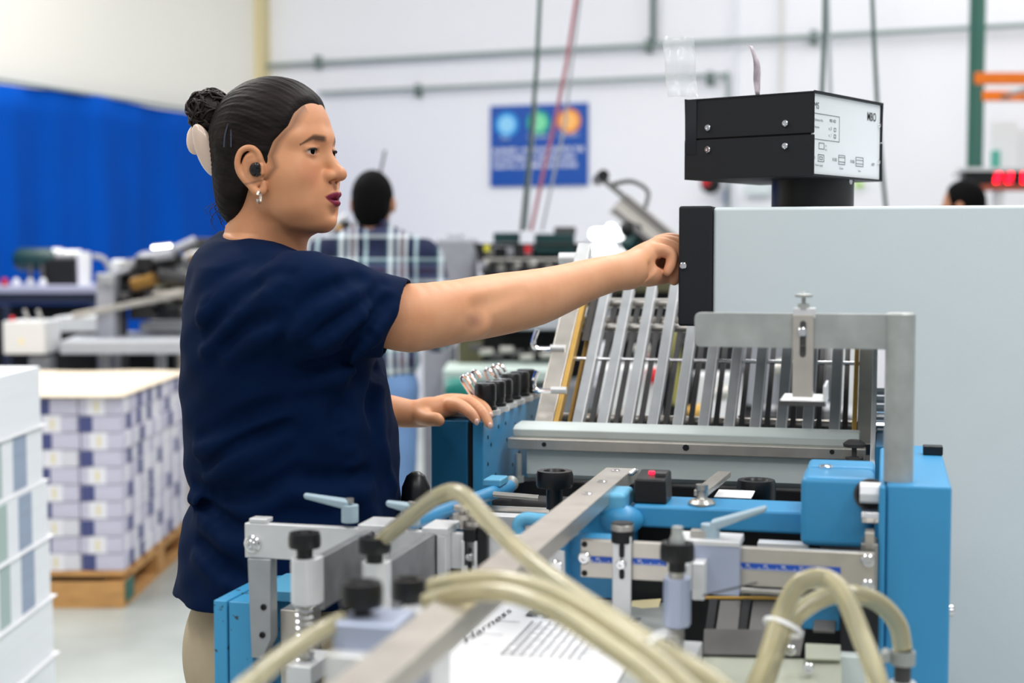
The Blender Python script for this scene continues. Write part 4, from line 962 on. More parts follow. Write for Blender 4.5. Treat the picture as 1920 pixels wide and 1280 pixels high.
def woman_body():
    hx = HO.x
    s = SDF(axis((-.60, -.48, .006), (-.48, -.20, .0016), (-.20, -.145, .005), (-.145, -.02, .0016), (-.02, .13, .004), (.13, .30, .0014)),
            axis((1.93, 2.03, .004), (2.03, 2.26, .0016), (2.26, 2.32, .004), (2.32, 2.55, .0016)),
            axis((.60, 1.02, .008), (1.02, 1.145, .0016), (1.145, 1.27, .004), (1.27, 1.65, .0016)))
    E = lambda c, r, k=.02, op='add': s.ell(H(*c), r, k, R=HR, op=op)
    E((.0, 0, .045), (.083, .072, .083)); E((.026, 0, .064), (.057, .061, .055), .03)
    E((.040, 0, .005), (.050, .060, .074), .03); E((.036, 0, -.044), (.054, .056, .040), .025)
    s.ell(H(.0885, 0, -.067), (.015, .020, .015), .020, R=HR)
    for sg in (-1, 1):
        E((.052, sg * .032, -.045), (.034, .027, .027), .025); E((.052, sg * .040, -.006), (.034, .027, .026), .025)
        s.cap(H(.084, sg * .010, .046), H(.066, sg * .047, .045), .010, .008, .016)
    E((.048, 0, -.070), (.038, .040, .017), .022)
    # muzzle, nose
    E((.082, 0, -.032), (.022, .026, .027), .02)
    s.cap(H(.084, 0, .036), H(.1075, 0, .001), .0068, .0085, .010)
    s.ell(H(.1115, 0, -.0035), (.0105, .0105, .0095), .007, R=HR)
    for sg in (-1, 1):
        s.ell(H(.100, sg * .0125, -.006), (.0105, .0070, .0078), .006, R=HR)
        s.ell(H(.1045, sg * .0095, -.0130), (.0064, .0042, .0040), .002, R=HR, op='sub')
        # eye socket, ball lid and opening
        s.ell(H(.100, sg * .031, .029), (.013, .017, .0115), .014, R=HR, op='sub')
        s.ell(H(.0745, sg * .031, .028), (.0150, .0158, .0140), .003, R=HR)
        s.ell(H(.0900, sg * .0315, .0270), (.0115, .0148, .0034), .0012, R=HR, op='sub')
        s.cap(H(.0875, sg * .020, .0345), H(.080, sg * .044, .0330), .0022, .0018, .003)
        # nasolabial softness
    # lips
    for sg in (-1, 1):
        s.cap(H(.1068, sg * .004, -.0312), H(.090, sg * .0235, -.0385), .0052, .0022, .004)
        s.cap(H(.1050, sg * .003, -.0450), H(.090, sg * .021, -.0410), .0062, .0026, .004)
    s.ell(H(.110, 0, -.0385), (.011, .023, .0010), .002, R=HR, op='sub')
    s.ell(H(.1115, 0, -.0575), (.010, .016, .005), .012, R=HR, op='sub')
    s.ell(H(.1055, 0, -.021), (.004, .003, .007), .004, R=HR, op='sub')
    # ears
    for sg in (-1, 1):
        ye = lambda x: sg * (.0735 + .012 * max(0, (.030 - x) / .034))
        rim = [(.008, .014), (.005, .024), (-.003, .0305), (-.013, .031), (-.022, .025), (-.0265, .012), (-.0245, -.001), (-.018, -.011), (-.009, -.020), (-.001, -.028), (.006, -.031), (.0115, -.027), (.013, -.016)]
        rim = [(x * .88 + .020, z) for x, z in rim]
        s.ell(H(.0155, sg * .0755, .001), (.0165, .0060, .026), .004, R=HR @ Matrix.Rotation(sg * math.radians(-16), 3, 'Z'))
        s.chain([H(x, ye(x), z) for x, z in rim], [.0036] * 9 + [.0046, .0052, .0048, .003], .0035)
        s.chain([H(x, ye(x) - sg * .001, z) for x, z in ((.0165, .021), (.009, .018), (.0055, .006), (.0095, -.006), (.0155, -.014))], [.0024] * 5, .003)
        s.ell(H(.0185, sg * .0875, .002), (.0085, .009, .012), .004, R=HR, op='sub')
        s.cap(H(.029, sg * .0755, .006), H(.0295, sg * .076, -.004), .0038, .0038, .003)
    # neck and upper trunk
    s.cap(H(-.004, 0, -.02), H(-.008, .004, -.115), .048, .051, .012)
    s.chain([H(.012, -.064, -.064), H(.030, -.056, -.084), H(.050, -.040, -.100), H(.066, -.015, -.104), H(.068, .02, -.104)], [.003, .006, .009, .010, .009], .020, op='sub')
    s.cap(H(-.012, .004, -.10), H(-.030, .01, -.19), .052, .066, .03)
    s.cap(H(.030, -.032, -.075), H(.030, .0, -.165), .011, .008, .014)
    s.put((-.55, 1.98, .87), (-.13, 2.42, 1.36), lambda x, y, z: np.maximum(torso_fn(-.03)(x, y, z), .88 - z), .03)
    # right arm
    arm = [P(640, 585, 2.09), P(700, 590, 2.10), P(768, 596, 2.115), P(859, 583, 2.165), P(897, 577, 2.19), P(950, 568, 2.22), P(1005, 557, 2.25), P(1059, 540, 2.28), P(1114, 521, 2.31), P(1150, 512, 2.332), P(1185, 506, 2.35)]
    ar = [.040, .040, .0485, .0452, .0460, .0452, .0422, .0362, .0305, .0282, .0272]
    s.chain(arm, ar, .012)
    s.ell(P(890, 612, 2.15), (.017, .014, .014), .016)                    # elbow point
    s.cap(P(905, 575, 2.125), P(985, 540, 2.17), .010, .006, .018, op='sub')
    # right hand, curled round the control knob (depth grows from little finger to index)
    K = lambda px, py, d: P(px, py, d)
    s.chain([K(1176, 508, 2.352), K(1205, 486, 2.375), K(1224, 470, 2.39)], [.0265, .0235, .0180], .012)
    s.chain([K(1190, 500, 2.385), K(1216, 475, 2.41), K(1236, 462, 2.425)], [.023, .018, .0140], .012)
    s.ell(K(1216, 512, 2.378), (.024, .026, .0215), .016); s.ell(K(1238, 519, 2.395), (.020, .018, .0125), .012)   # heel of the hand
    s.ell(K(1239, 493, 2.375), (.011, .020, .0085), .006, op='sub'); s.ell(K(1236, 497, 2.43), (.024, .020, .024), .008)
    s.chain([K(1226, 471, 2.376), K(1243, 470, 2.372), K(1259, 478, 2.371), K(1258, 494, 2.368), K(1251, 510, 2.364)], [.0125, .0100, .0092, .0084, .0066], .003)   # little finger
    s.chain([K(1232, 459, 2.395), K(1252, 460, 2.390), K(1272, 473, 2.388), K(1272, 505, 2.388), K(1264, 527, 2.388)], [.0130, .0104, .0096, .0088, .0070], .005)   # ring finger
    s.chain([K(1236, 456, 2.412), K(1262, 455, 2.41), K(1284, 466, 2.412), K(1286, 492, 2.414)], [.0132, .0106, .0098, .0075], .005)                    # middle
    s.chain([K(1236, 455, 2.432), K(1258, 449, 2.436), K(1280, 456, 2.442), K(1290, 480, 2.446)], [.0130, .0104, .0095, .0074], .005)                     # index
    s.chain([K(1212, 503, 2.425), K(1240, 500, 2.445), K(1262, 492, 2.452), K(1278, 486, 2.452)], [.0150, .0115, .0100, .0080], .006)                     # thumb
    s.cap(K(1222, 500, 2.345), K(1243, 482, 2.355), .0045, .006, .012, op='sub'); s.cap(K(1203, 530, 2.345), K(1228, 500, 2.350), .0020, .0025, .006, op='sub')
    # left forearm and hand on the control block
    s.chain([P(600, 740, 2.44), P(700, 768, 2.48), P(736, 771, 2.495), P(776, 776, 2.50), P(800, 772, 2.50)], [.040, .030, .0258, .0222, .0215], .012)
    s.chain([P(800, 772, 2.50), P(828, 764, 2.503), P(850, 761, 2.505)], [.0200, .0180, .0145], .014)
    s.chain([P(806, 768, 2.53), P(840, 757, 2.535), P(862, 754, 2.535)], [.0190, .0170, .0135], .012)
    s.chain([P(846, 758, 2.490), P(866, 762, 2.470), P(883, 775, 2.448), P(893, 788, 2.440)], [.0122, .0100, .0088, .0066], .005)       # index
    s.chain([P(856, 754, 2.515), P(884, 756, 2.500), P(906, 775, 2.476), P(917, 795, 2.462)], [.0122, .0102, .0090, .0066], .005)       # middle
    s.chain([P(860, 753, 2.538), P(888, 752, 2.530), P(908, 764, 2.515), P(918, 778, 2.505)], [.0118, .0096, .0084, .0064], .005)       # ring
    s.chain([P(856, 756, 2.558), P(880, 758, 2.558), P(896, 768, 2.550), P(904, 778, 2.545)], [.0108, .0086, .0076, .0060], .005)       # little
    s.chain([P(790, 778, 2.485), P(804, 785, 2.462), P(818, 786, 2.452), P(824, 789, 2.448)], [.0150, .0115, .0105, .0080], .006)       # thumb
    # legs (clothed below)
    for sg in (-1, 1):
        s.chain([Vector((-.335, TY + sg * .09, .90)), Vector((-.33, TY + sg * .09, .62))], [.075, .065], .02)
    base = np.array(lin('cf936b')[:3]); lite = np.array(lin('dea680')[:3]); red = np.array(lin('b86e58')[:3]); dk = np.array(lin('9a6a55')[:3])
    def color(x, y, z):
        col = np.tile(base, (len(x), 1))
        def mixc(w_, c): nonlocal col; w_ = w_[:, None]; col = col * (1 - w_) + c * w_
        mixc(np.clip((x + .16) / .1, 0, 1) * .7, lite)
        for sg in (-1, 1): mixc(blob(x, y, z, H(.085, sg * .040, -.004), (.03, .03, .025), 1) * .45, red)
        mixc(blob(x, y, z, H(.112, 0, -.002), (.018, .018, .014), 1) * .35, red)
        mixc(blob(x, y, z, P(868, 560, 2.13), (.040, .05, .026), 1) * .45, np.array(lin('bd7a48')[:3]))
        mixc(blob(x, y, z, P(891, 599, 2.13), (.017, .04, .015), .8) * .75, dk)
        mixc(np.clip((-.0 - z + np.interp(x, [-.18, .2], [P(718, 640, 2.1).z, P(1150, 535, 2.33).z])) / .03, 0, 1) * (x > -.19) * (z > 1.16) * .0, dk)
        for sg in (-1, 1): mixc(blob(x, y, z, H(.088, sg * .033, .024), (.02, .022, .012), .8) * .4, dk)  # shadow around the eyes, put into the skin colour
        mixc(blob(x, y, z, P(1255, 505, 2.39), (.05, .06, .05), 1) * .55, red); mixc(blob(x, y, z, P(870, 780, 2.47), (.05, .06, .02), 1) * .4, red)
        R3 = np.array(HR); q = (np.stack([x, y, z], 1) - np.array(HO)) @ R3; lx, ly, lz = q[:, 0], np.abs(q[:, 1]), q[:, 2]
        lipw = np.clip(1 - np.sqrt((ly / .0245) ** 2 + ((lz + .0390 - .003 * (ly / .02)) / (.0120 * np.clip(1 - (ly / .026) ** 2, .05, 1))) ** 2), 0, 1) * 6
        mixc(np.where(lx > .083, np.clip(lipw, 0, 1), 0), np.array(lin('7a1a3a')[:3]))
        # brows
        bz = .0455 + .0015 * np.clip((ly - .012) / .02, 0, 1) - .011 * np.clip((ly - .033) / .018, 0, 1) ** 1.3
        bt = .0038 - .0026 * np.clip((ly - .03) / .02, 0, 1)
        bw_ = np.clip(1.6 - np.abs(lz - bz) / bt, 0, 1) * (ly > .011) * (ly < .052) * (lx > .05)
        mixc(bw_ * np.clip((ly - .009) / .008, .3, 1) * .85, np.array(lin('33241e')[:3]))
        mixc(blob(lx, ly, lz, (.1045, .0095, -.0135), (.008, .0055, .0045), .5) * .9, np.array(lin('2a100c')[:3]))  # shade inside the nostrils, tinted into the skin
        mixc(blob(lx, ly, lz, (.088, .046, .0275), (.012, .006, .003), .8) * .7, np.array(lin('3a1d14')[:3]))
        # lash line
        lw = blob(lx, ly, lz, (.0885, .0315, .0310), (.012, .0150, .0022), .5); mixc(lw * .9, np.array(lin('1a0f0c')[:3]))
        # soft hairline at temple
        tw = np.clip(1 - np.abs(lx - np.interp(lz, HLz, HLx) - .004) / .009, 0, 1) * (ly > .03) * (lz > -.02) * (lz < .1); mixc(tw * .55, np.array(lin('2a1c17')[:3]))
        return np.concatenate([col, np.ones((len(x), 1))], 1)
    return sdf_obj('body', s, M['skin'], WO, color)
HLz = np.array([-.11, -.075, -.040, -.022, -.012, .004, .02, .04, .061, .085, .104, .125, .15])
HLx = np.array([-.036, -.026, -.012, -.004, .030, .044, .038, .046, .063, .068, .072, .078, .08])
BODY = woman_body()

def woman_hair():
    lo, hi = HO - Vector((.17, .12, .13)), HO + Vector((.13, .12, .16)); st = .002
    s = SDF(axis((lo.x, hi.x, st)), axis((lo.y, hi.y, st)), axis((lo.z, hi.z, st)))
    s.ell(H(-.001, 0, .047), (.0885, .0785, .0885), .02, R=HR); s.ell(H(.022, 0, .064), (.063, .0665, .0605), .03, R=HR)
    s.ell(H(.016, 0, .012), (.050, .0715, .045), .02, R=HR)
    s.ell(H(-.034, 0, -.024), (.046, .058, .062), .03, R=HR)
    R3 = np.array(HR)
    def loc(x, y, z):
        dx, dy, dz = x - HO.x, y - HO.y, z - HO.z
        return dx * R3[0][0] + dy * R3[1][0], dx * R3[0][1] + dy * R3[1][1], dz
    def cutf(x, y, z):
        lx, ly, lz = loc(x, y, z); lz = lz + 0 * lx
        return (lx - np.interp(lz, HLz, HLx) - .010 * np.clip(1 - np.abs(ly) / .05, 0, 1) * (lz > .08)) * .8
    s.cut(cutf, .008)
    for sg in (-1, 1): s.ell(H(.015, sg * .087, .0), (.023, .026, .032), .004, R=HR, op='sub')
    # combed grooves running from the hairline back to the bun
    g = np.ix_(*s.ax); lx, ly, lz = loc(*g); lz = lz + 0 * lx
    ang = np.arctan2(ly, lz - .03 + .25 * (lx + .1)); s.F = s.F + (.0004 * np.sin(ang * 46 + lx * 20 + 2 * np.sin(lz * 60)) + .0005 * np.sin(ang * 103 + lx * 31 + 1.3 + 2 * np.sin(lx * 50))).astype(np.float32) * (s.F < .01) * np.clip((np.interp(lz, HLz, HLx) - lx) / .03, 0, 1)
    h = sdf_obj('hair', s, M['hair'], WO)
    b = MB(); r_ = random.Random(3); bc = H(-.090, -.012, .090)
    for i in range(95):
        a, e = r_.uniform(0, 2 * PI), r_.uniform(-1.2, 1.5); dirv = Vector((math.cos(a) * math.cos(e), math.sin(a) * math.cos(e), math.sin(e)))
        c_ = bc + Vector((dirv.x * .028, dirv.y * .024, dirv.z * .025)); rr = r_.uniform(.009, .017)
        t1 = dirv.orthogonal().normalized(); t1.rotate(Matrix.Rotation(r_.uniform(0, 6.28), 3, dirv)); t2 = dirv.cross(t1); n = r_.uniform(.6, 1.1)
        pts = [c_ + t1 * (rr * math.cos(2 * PI * n * k / 12)) + t2 * (rr * math.sin(2 * PI * n * k / 12)) + dirv * (.004 * math.sin(k * .8)) for k in np.linspace(0, 12, 22)]
        b.tube(pts, [.0008 + .0019 * math.sin(PI * min(1, (k + .6) / 21.6)) for k in range(22)], 6)
    b.sphere(bc, .0285, 20, 14)
    for i in range(13):   # stray wisps at the nape
        p0 = H(-.05 - r_.uniform(0, .022), -.035 + r_.uniform(-.01, .02), -.035 - r_.uniform(0, .03)); p1 = p0 + HF * r_.uniform(-.012, .008) - MZ * r_.uniform(.015, .03)
        b.tube(spline([p0, (p0 + p1) / 2 - HF * r_.uniform(.002, .010), p1], 4), .0004, 4)
    tag(obj('hair_bun', b, M['hair_curl'], h, smooth=89), kind='stuff')
    b = MB()
    b.sphere(H(-.1080, -.022, .050), .0165, 20, 14, (.95, .5, 1.35), HR @ Matrix.Rotation(.15, 3, 'Y'))
    obj('clip_tooth', b, M['clip'], WO, smooth=60)
    b = MB(); b.sphere(H(-.0800, -.042, .032), .031, 24, 16, (.50, .34, 1.28), HR @ Matrix.Rotation(-.30, 3, 'Y') @ Matrix.Rotation(.2, 3, 'X'))
    obj('claw_clip', b, M['clip'], WO, smooth=60)['label'] = 'beige claw clip below the bun'
    b = MB()
    for dx in (-.0022, .0022): b.tube(spline([H(-.021 + dx, -.0735, .068), H(-.022 + dx * 2.2, -.0775, .050), H(-.022 + dx * 2.6, -.0795, .033)], 5), .0011, 6)
    obj('hair_pin', b, mat('slate_pin', '3a4152', .35), WO)
woman_hair()
# ear plug, hoop, eyes
b = MB(); b.sphere(H(.0225, -.0815, .001), .0088, 18, 12, (.95, .8, 1.1), HR); b.sphere(H(.0260, -.0835, .0055), .0055, 12, 8); b.cyl(H(.028, -.081, -.008), H(.025, -.084, 0), .0035, n=10)
obj('ear_plug', b, M['black'], WO)
hc = H(.0285, -.0815, -.037); b = MB(); n = 22
b.tube([hc + HL * (.0015 * math.cos(a)) + HF * 0 + Vector((0, 0, 0)) + MZ * (.0075 * math.sin(a)) + HL * (-.006 * math.cos(a)) for a in np.linspace(.3, 2 * PI - .3, n)], .0024, 10)
obj('hoop_earring', b, mat('silver_crystal', 'e6dccf', .2, 1., bump=1, bscale=600), WO)
for sg in (-1, 1):
    ec = H(.0745, sg * .031, .028); b = MB(); b.sphere(ec, .0138, 24, 16); e = obj('eye', b, M['eye_white'], WO, smooth=80)
    lp = []
    for a_ in np.linspace(-38, 50, 9):
        el = math.radians(13 - 9 * ((a_ - 4) / 46) ** 2); az = math.radians(a_)
        lp.append(ec + (HF * (math.cos(az) * math.cos(el)) + HL * (sg * math.sin(az) * math.cos(el)) + MZ * math.sin(el)) * .0153)
    obj('eyelashes', MB().tube(spline(lp, 2), [.0004 + .0010 * math.sin(PI * min(1, i / 16)) + .0002 for i in range(17)], 6), M['ink'], WO, smooth=80)
    g = (HF * 1.0 - HL * .22 + MZ * .0).normalized(); b = MB(); b.sphere(ec + g * .0082, .0068, 20, 14); obj('iris', b, M['iris'], e, smooth=80)

def woman_shirt():
    AX = (axis((-.56, -.10, .0032)), axis((1.90, 2.48, .0034)), axis((.80, 1.42, .0032)))
    s = SDF(*AX)
    s.put((-.55, 1.96, .80), (-.12, 2.44, 1.39), lambda x, y, z: np.maximum(torso_fn(0.0)(x, y, z), z - 1.372), .016)
    RS, LS = P(590, 572, 2.035), P(585, 578, 2.37)
    s.cap(RS - Vector((.02, 0, .0)), P(470, 542, 2.2), .062, .072, .05); s.cap(LS, P(470, 542, 2.2), .062, .072, .05)
    s.chain([LS, P(610, 660, 2.44), P(640, 730, 2.45)], [.066, .060, .056], .04)
    v = SDF(*AX)
    v.chain([RS, P(640, 578, 2.055), P(700, 588, 2.085), P(757, 598, 2.11), P(800, 604, 2.13)], [.066, .0640, .0600, .0560, .055], .002)
    top, bot = P(767, 530, 2.115), P(719, 667, 2.10); nrm = ((top - bot).cross(Vector((0, 1, 0)))).normalized()
    if nrm.x < 0: nrm = -nrm
    v.cut(lambda x, y, z: (x - top.x) * nrm.x + (y - top.y) * nrm.y + (z - top.z) * nrm.z, .003)
    v.chain([P(725, 595, 2.095), P(757, 598, 2.11), P(810, 604, 2.13)], [.0505, .0525, .053], .003, op='sub')
    kk_ = .035; h = np.maximum(kk_ - np.abs(s.F - v.F), 0) / kk_; x_ = np.ix_(*AX)[0]
    wgt = np.clip((P(720, 600, 2.1).x - x_) / .05, 0, 1)
    s.F = np.minimum(s.F, v.F) - (h * h * kk_ * .25 * wgt * (np.minimum(s.F, v.F) < .028)).astype(np.float32)
    # folds: grooves and ridges laid exactly on the near surface
    base = s.F.copy()
    def hit(px, py):
        r = ray(px, py); ds = np.arange(1.85, 2.35, .002); pts = np.array(CAMP)[None] + ds[:, None] * np.array(r)[None]
        idx = [np.clip(np.searchsorted(AX[i], pts[:, i]), 0, len(AX[i]) - 1) for i in range(3)]
        f = base[idx[0], idx[1], idx[2]]; k_ = np.where(f < 0)[0]
        return (CAMP + r * float(ds[k_[0]])) if len(k_) else None
    def fold(pts, r, dep, ridge=True):
        q = spline([Vector((x, y, 0)) for x, y in pts], 5); hp_ = [hit(v.x, v.y) for v in q]; hp_ = [h for h in hp_ if h is not None]; n_ = len(hp_)
        if n_ < 3: return
        rr = [r * (.45 + .55 * math.sin(PI * (i + .5) / n_)) for i in range(n_)]; dd = [dep * math.sin(PI * (i + .5) / n_) ** .7 for i in range(n_)]
        tc = (CAMP - hp_[n_ // 2]).normalized()
        s.chain([h + tc * (a_ - d_) for h, a_, d_ in zip(hp_, rr, dd)], rr, .016, op='sub', sub=1)
        if ridge:
            dn = Vector((0, 0, -r * 1.25)); hp2 = [h + dn for h in hp_]
            s.chain([h - tc * (a_ * .8 - d_ * .35) for h, a_, d_ in zip(hp2, rr, dd)], [a_ * .8 for a_ in rr], .020, op='add', sub=1)
    for pts, r, dep in (
        (((722, 532), (690, 560), (651, 588), (600, 625)), .013, .0070), (((680, 521), (630, 545), (590, 566), (546, 605)), .014, .0080), (((728, 565), (710, 595), (680, 630), (625, 695)), .012, .0065),
        (((499, 482), (450, 505), (417, 529), (382, 576)), .013, .0075), (((517, 511), (470, 550), (435, 588), (388, 635)), .013, .0070), (((505, 600), (470, 618), (430, 650)), .013, .0055),
        (((523, 758), (490, 775), (452, 793), (376, 822)), .015, .0085), (((534, 800), (490, 822), (446, 842), (388, 881)), .013, .0075),
        (((362, 912), (390, 928), (430, 936), (493, 926), (558, 885)), .015, .0092), (((378, 945), (410, 970), (441, 996), (500, 1000)), .014, .0075), (((372, 1020), (400, 1050), (429, 1074), (475, 1096)), .013, .0065),
        (((712, 693), (703, 740), (704, 790), (733, 885)), .014, .0075), (((640, 760), (651, 800), (663, 881), (698, 951)), .016, .0070), (((560, 900), (620, 905), (690, 890)), .015, .0065), (((560, 700), (600, 690), (660, 672)), .013, .0060)):
        fold(pts, r, dep * 1.35)
    fold(((548, 512), (534, 560), (528, 610), (531, 693)), .0045, .0030, False)
    hemz = P(0, 1152, 2.03).z
    s.cut(lambda x, y, z: (hemz + .030 * np.clip((y - 2.0) / .35, 0, 1) * 0 - z) + 0 * x + 0 * y, .002)
    s.put((-.55, 1.96, .78), (-.12, 2.44, hemz + .03), lambda x, y, z: np.maximum(torso_fn(-.008)(x, y, z), z - hemz - .03), .002, op='sub')
    # neck opening
    s.cap(H(-.010, .004, -.128), H(.004, .0, -.02), .056, .064, .004, op='sub')
    g = np.ix_(*s.ax); x, y, z = g
    wr = .0012 * np.sin(z * 60 + x * 38 + 3 * np.sin(y * 20 + x * 14)) + .0006 * np.sin(z * 110 - x * 70 + y * 30)
    s.F = s.F + wr.astype(np.float32)
    o = sdf_obj('t_shirt', s, M['shirt'], WO, smooth_it=2)
    # collar band and sleeve hem stitching
    pts = []
    for a in np.linspace(0, 2 * PI, 40):
        c_ = H(-.010, .004, -.108); pts.append(Vector((c_.x + .058 * math.cos(a) + .002, c_.y + .058 * math.sin(a), c_.z - .006 - .024 * math.cos(a))))
    cb_ = MB().tube(pts, .0052, 8); obj('collar', cb_, M['shirt'], o, smooth=80)
    return o
woman_shirt()
def trousers(parent, x0, y0, hw, top, m, leg_r=(.105, .085, .06, .055), sole=.03, spread=.095, fwd=.01, res=.008, name='trousers'):
    s = SDF(axis((x0 - .25, x0 + .28, res)), axis((y0 - .3, y0 + .3, res)), axis((sole, top + .05, res)))
    s.ell((x0, y0, top - .10), (hw[0], hw[1], .16), .05)
    for sg in (-1, 1):
        s.chain([Vector((x0, y0 + sg * spread, top - .12)), Vector((x0 + fwd, y0 + sg * spread, .50)), Vector((x0 - .01, y0 + sg * spread, .10))], [leg_r[0], leg_r[1], leg_r[2]], .04)
    s.cut(lambda x, y, z: (z - top) + 0 * x + 0 * y, .004); s.cut(lambda x, y, z: (sole + .03 - z) + 0 * x + 0 * y, .004)
    return sdf_obj(name, s, m, parent)
trousers(WO, -.325, TY, (.160, .190), .87, M['khaki'])
for sg in (-1, 1):
    b = MB(); c_ = Vector((-.30, TY + sg * .095, .035)); b.sphere(c_ + Vector((.02, 0, 0)), .1, 20, 12, (1.25, .46, .55)); b.v = [(x, y, max(.0, z)) for x, y, z in b.v]; obj('shoe', b, M['black'], WO)
for (px, py, d), dr in (((893, 790, 2.434), Vector((.5, -.7, -.5))), ((918, 797, 2.455), Vector((.6, -.6, -.5))), ((919, 778, 2.498), Vector((.7, -.3, -.3)))):
    p_ = P(px, py, d); b = MB(); b.sphere(p_ + dr * .0015, .0052, 12, 8, (.8, .8, 1.1)); obj('fingernail', b, mat('nail', 'e9c3b6', .15, coat=.8), WO)
# ================================================================== blue curtain on the left wall
M['curtain'] = mat('royal_blue_curtain', '004cb0', .85, spec=.1, vary=.05, vscale=2, bump=.1, bscale=300)
def curtain():
    t0, t1 = .25, 7.5; n = 260; m = 14; vs = []; fs = []; zt_ = 2.425
    o = corner - WD * 0
    r_ = np.random.default_rng(5); ph = r_.uniform(0, 6.28, 6)
    for j in range(m + 1):
        for i in range(n + 1):
            t = t0 + (t1 - t0) * i / n; f_ = j / m
            d = .13 + (.010 + .05 * f_) * math.sin(t * 6.2 + ph[0] + .7 * math.sin(f_ * 2 + t)) + (.006 + .028 * f_) * math.sin(t * 13.7 + ph[1] + 1.3 * f_) + .012 * math.sin(t * 27 + ph[2]) * f_
            p = o - WN * t - WD * -d; p = Vector((p.x, p.y, 0)) if False else Vector((o.x, o.y, 0)) - WN * t + (-WD) * d
            vs.append((p.x, p.y, zt_ + (.05 - zt_) * f_ + .012 * math.sin(t * 3)))
    for j in range(m):
        for i in range(n): a = j * (n + 1) + i; fs.append((a, a + 1, a + n + 2, a + n + 1))
    b = MB(); b.add(vs, fs); t = thing('curtain', 'long royal blue curtain hanging below the cream wall', 'curtain', tuple(Vector((o.x, o.y, 0)) - WN * 3))
    c = obj('cloth', b, M['curtain'], t, smooth=80); s_ = c.modifiers.new('thick', 'SOLIDIFY'); s_.thickness = .004
    obj('curtain_rail', MB().cyl(Vector((o.x, o.y, zt_ + .015)) - WN * t0 + (-WD) * .13, Vector((o.x, o.y, zt_ + .015)) - WN * t1 + (-WD) * .13, .012, n=8), M['pipe'], t)
curtain()
# ================================================================== blue sign on the wall
def wq(px, py, off): return Pw(px, py, off)
def sign():
    a, b_, c_, d_ = wq(919, 350, .02), wq(1102, 347, .02), wq(1102, 193, .02), wq(919, 199, .02)
    ex = -WD; w_ = (b_ - a).dot(ex); h_ = d_.z - a.z; o = a
    t = thing('wall_sign', 'blue rectangular sign with three coloured discs and white lettering', 'sign', tuple(o + ex * w_ / 2))
    MS = mat('sign_blue', '0a4ea8', .4); bd = obj('board', MB().obox(o, ex * w_, WN * .015, MZ * h_), MS, t)
    nrm = -WN
    def at(fx, fy, off=.0012): return o + ex * (w_ * fx) + MZ * (h_ * fy) + nrm * off
    for k, (fx, fy, c1, c2) in enumerate(((.175, .765, '1e9be6', '8fd0f6'), (.50, .775, '0fa58a', '7fdcaa'), (.81, .785, 'f08a1e', 'ffc070'))):
        r = w_ * .118
        dk = obj('disc', MB().cyl(at(fx, fy, .0), at(fx, fy, .002), r, n=36), mat('disc_ring', c1, .5), bd)
        obj('disc_centre', MB().cyl(at(fx, fy, .002), at(fx, fy, .003), r * .72, n=36), mat('disc_fill', c2, .5), bd)
    wh = mat('sign_white', 'e6e9f2', .6)
    for s, fx, fy, sz, wd in (('PRINT', .115, .585, .028, .10), ('ENVIRONMENT', .39, .59, .026, .21), ('FULFILLMENT', .70, .60, .026, .21)):
        b = MB(); text_mesh(b, s, at(fx, fy), ex, MZ, sz, nrm, width=w_ * wd); obj('small_lettering', b, wh, bd, smooth=0)
    for s, fy, wd in (('BUSINESS + INNOVATION FOR THE', .425, .93), ('ECONOMICAL DESIGN AND', .33, .84), ('DIGITAL COMMUNICATIONS', .235, .86)):
        b = MB(); text_mesh(b, s, at(.03, fy - .01), ex, MZ, h_ * .058, nrm, bold=.03, width=w_ * wd); obj('large_lettering', b, wh, bd, smooth=0)
sign()
# ================================================================== hanging cables
def cable(pts, r, m, lab): return tag(obj('hanging_cable', MB().tube([P(*p) for p in pts], r, 8), m), lab, 'cable')
M['cab_g'] = mat('green_grey_cable', '4c5f5a', .6); M['cab_w'] = mat('pale_grey_cable', 'a6acb2', .6); M['cab_r'] = mat('faded_red_cable', 'b46a78', .6)
cable([(1014, -40, 6.2), (1006, 130, 6.3), (992, 300, 6.5), (978, 432, 6.7)], .009, M['cab_g'], 'dark green cable hanging in front of the blue sign')
cable([(1004, 190, 6.6), (994, 300, 6.8), (986, 430, 6.9)], .010, M['cab_w'], 'pale grey cable close beside the dark green hanging cable')
cable([(1086, -40, 6.2), (1062, 120, 6.35), (1040, 230, 6.5), (1014, 345, 6.6), (996, 432, 6.7)], .008, M['cab_r'], 'faded red cable crossing the orange disc of the sign')
cable([(1092, -40, 6.3), (1072, 120, 6.5), (1058, 240, 6.6), (1035, 345, 6.7), (1016, 432, 6.8)], .006, M['cab_w'], 'thin pale cable just right of the faded red one')
cable([(1547, -40, 5.6), (1546, 60, 5.6), (1541, 180, 5.7), (1540, 400, 5.8)], .009, M['cab_g'], 'dark cable hanging behind the middle of the control box, left of a pair')
cable([(1552, -40, 5.7), (1554, 60, 5.7), (1557, 180, 5.8), (1560, 400, 5.9)], .007, M['cab_w'], 'grey cable hanging behind the control box, right of a pair')
cable([(1634, -40, 5.6), (1638, 60, 5.6), (1645, 200, 5.7), (1655, 330, 5.8), (1664, 420, 5.9)], .008, M['cab_g'], 'green-grey cable hanging at the right corner of the control box')
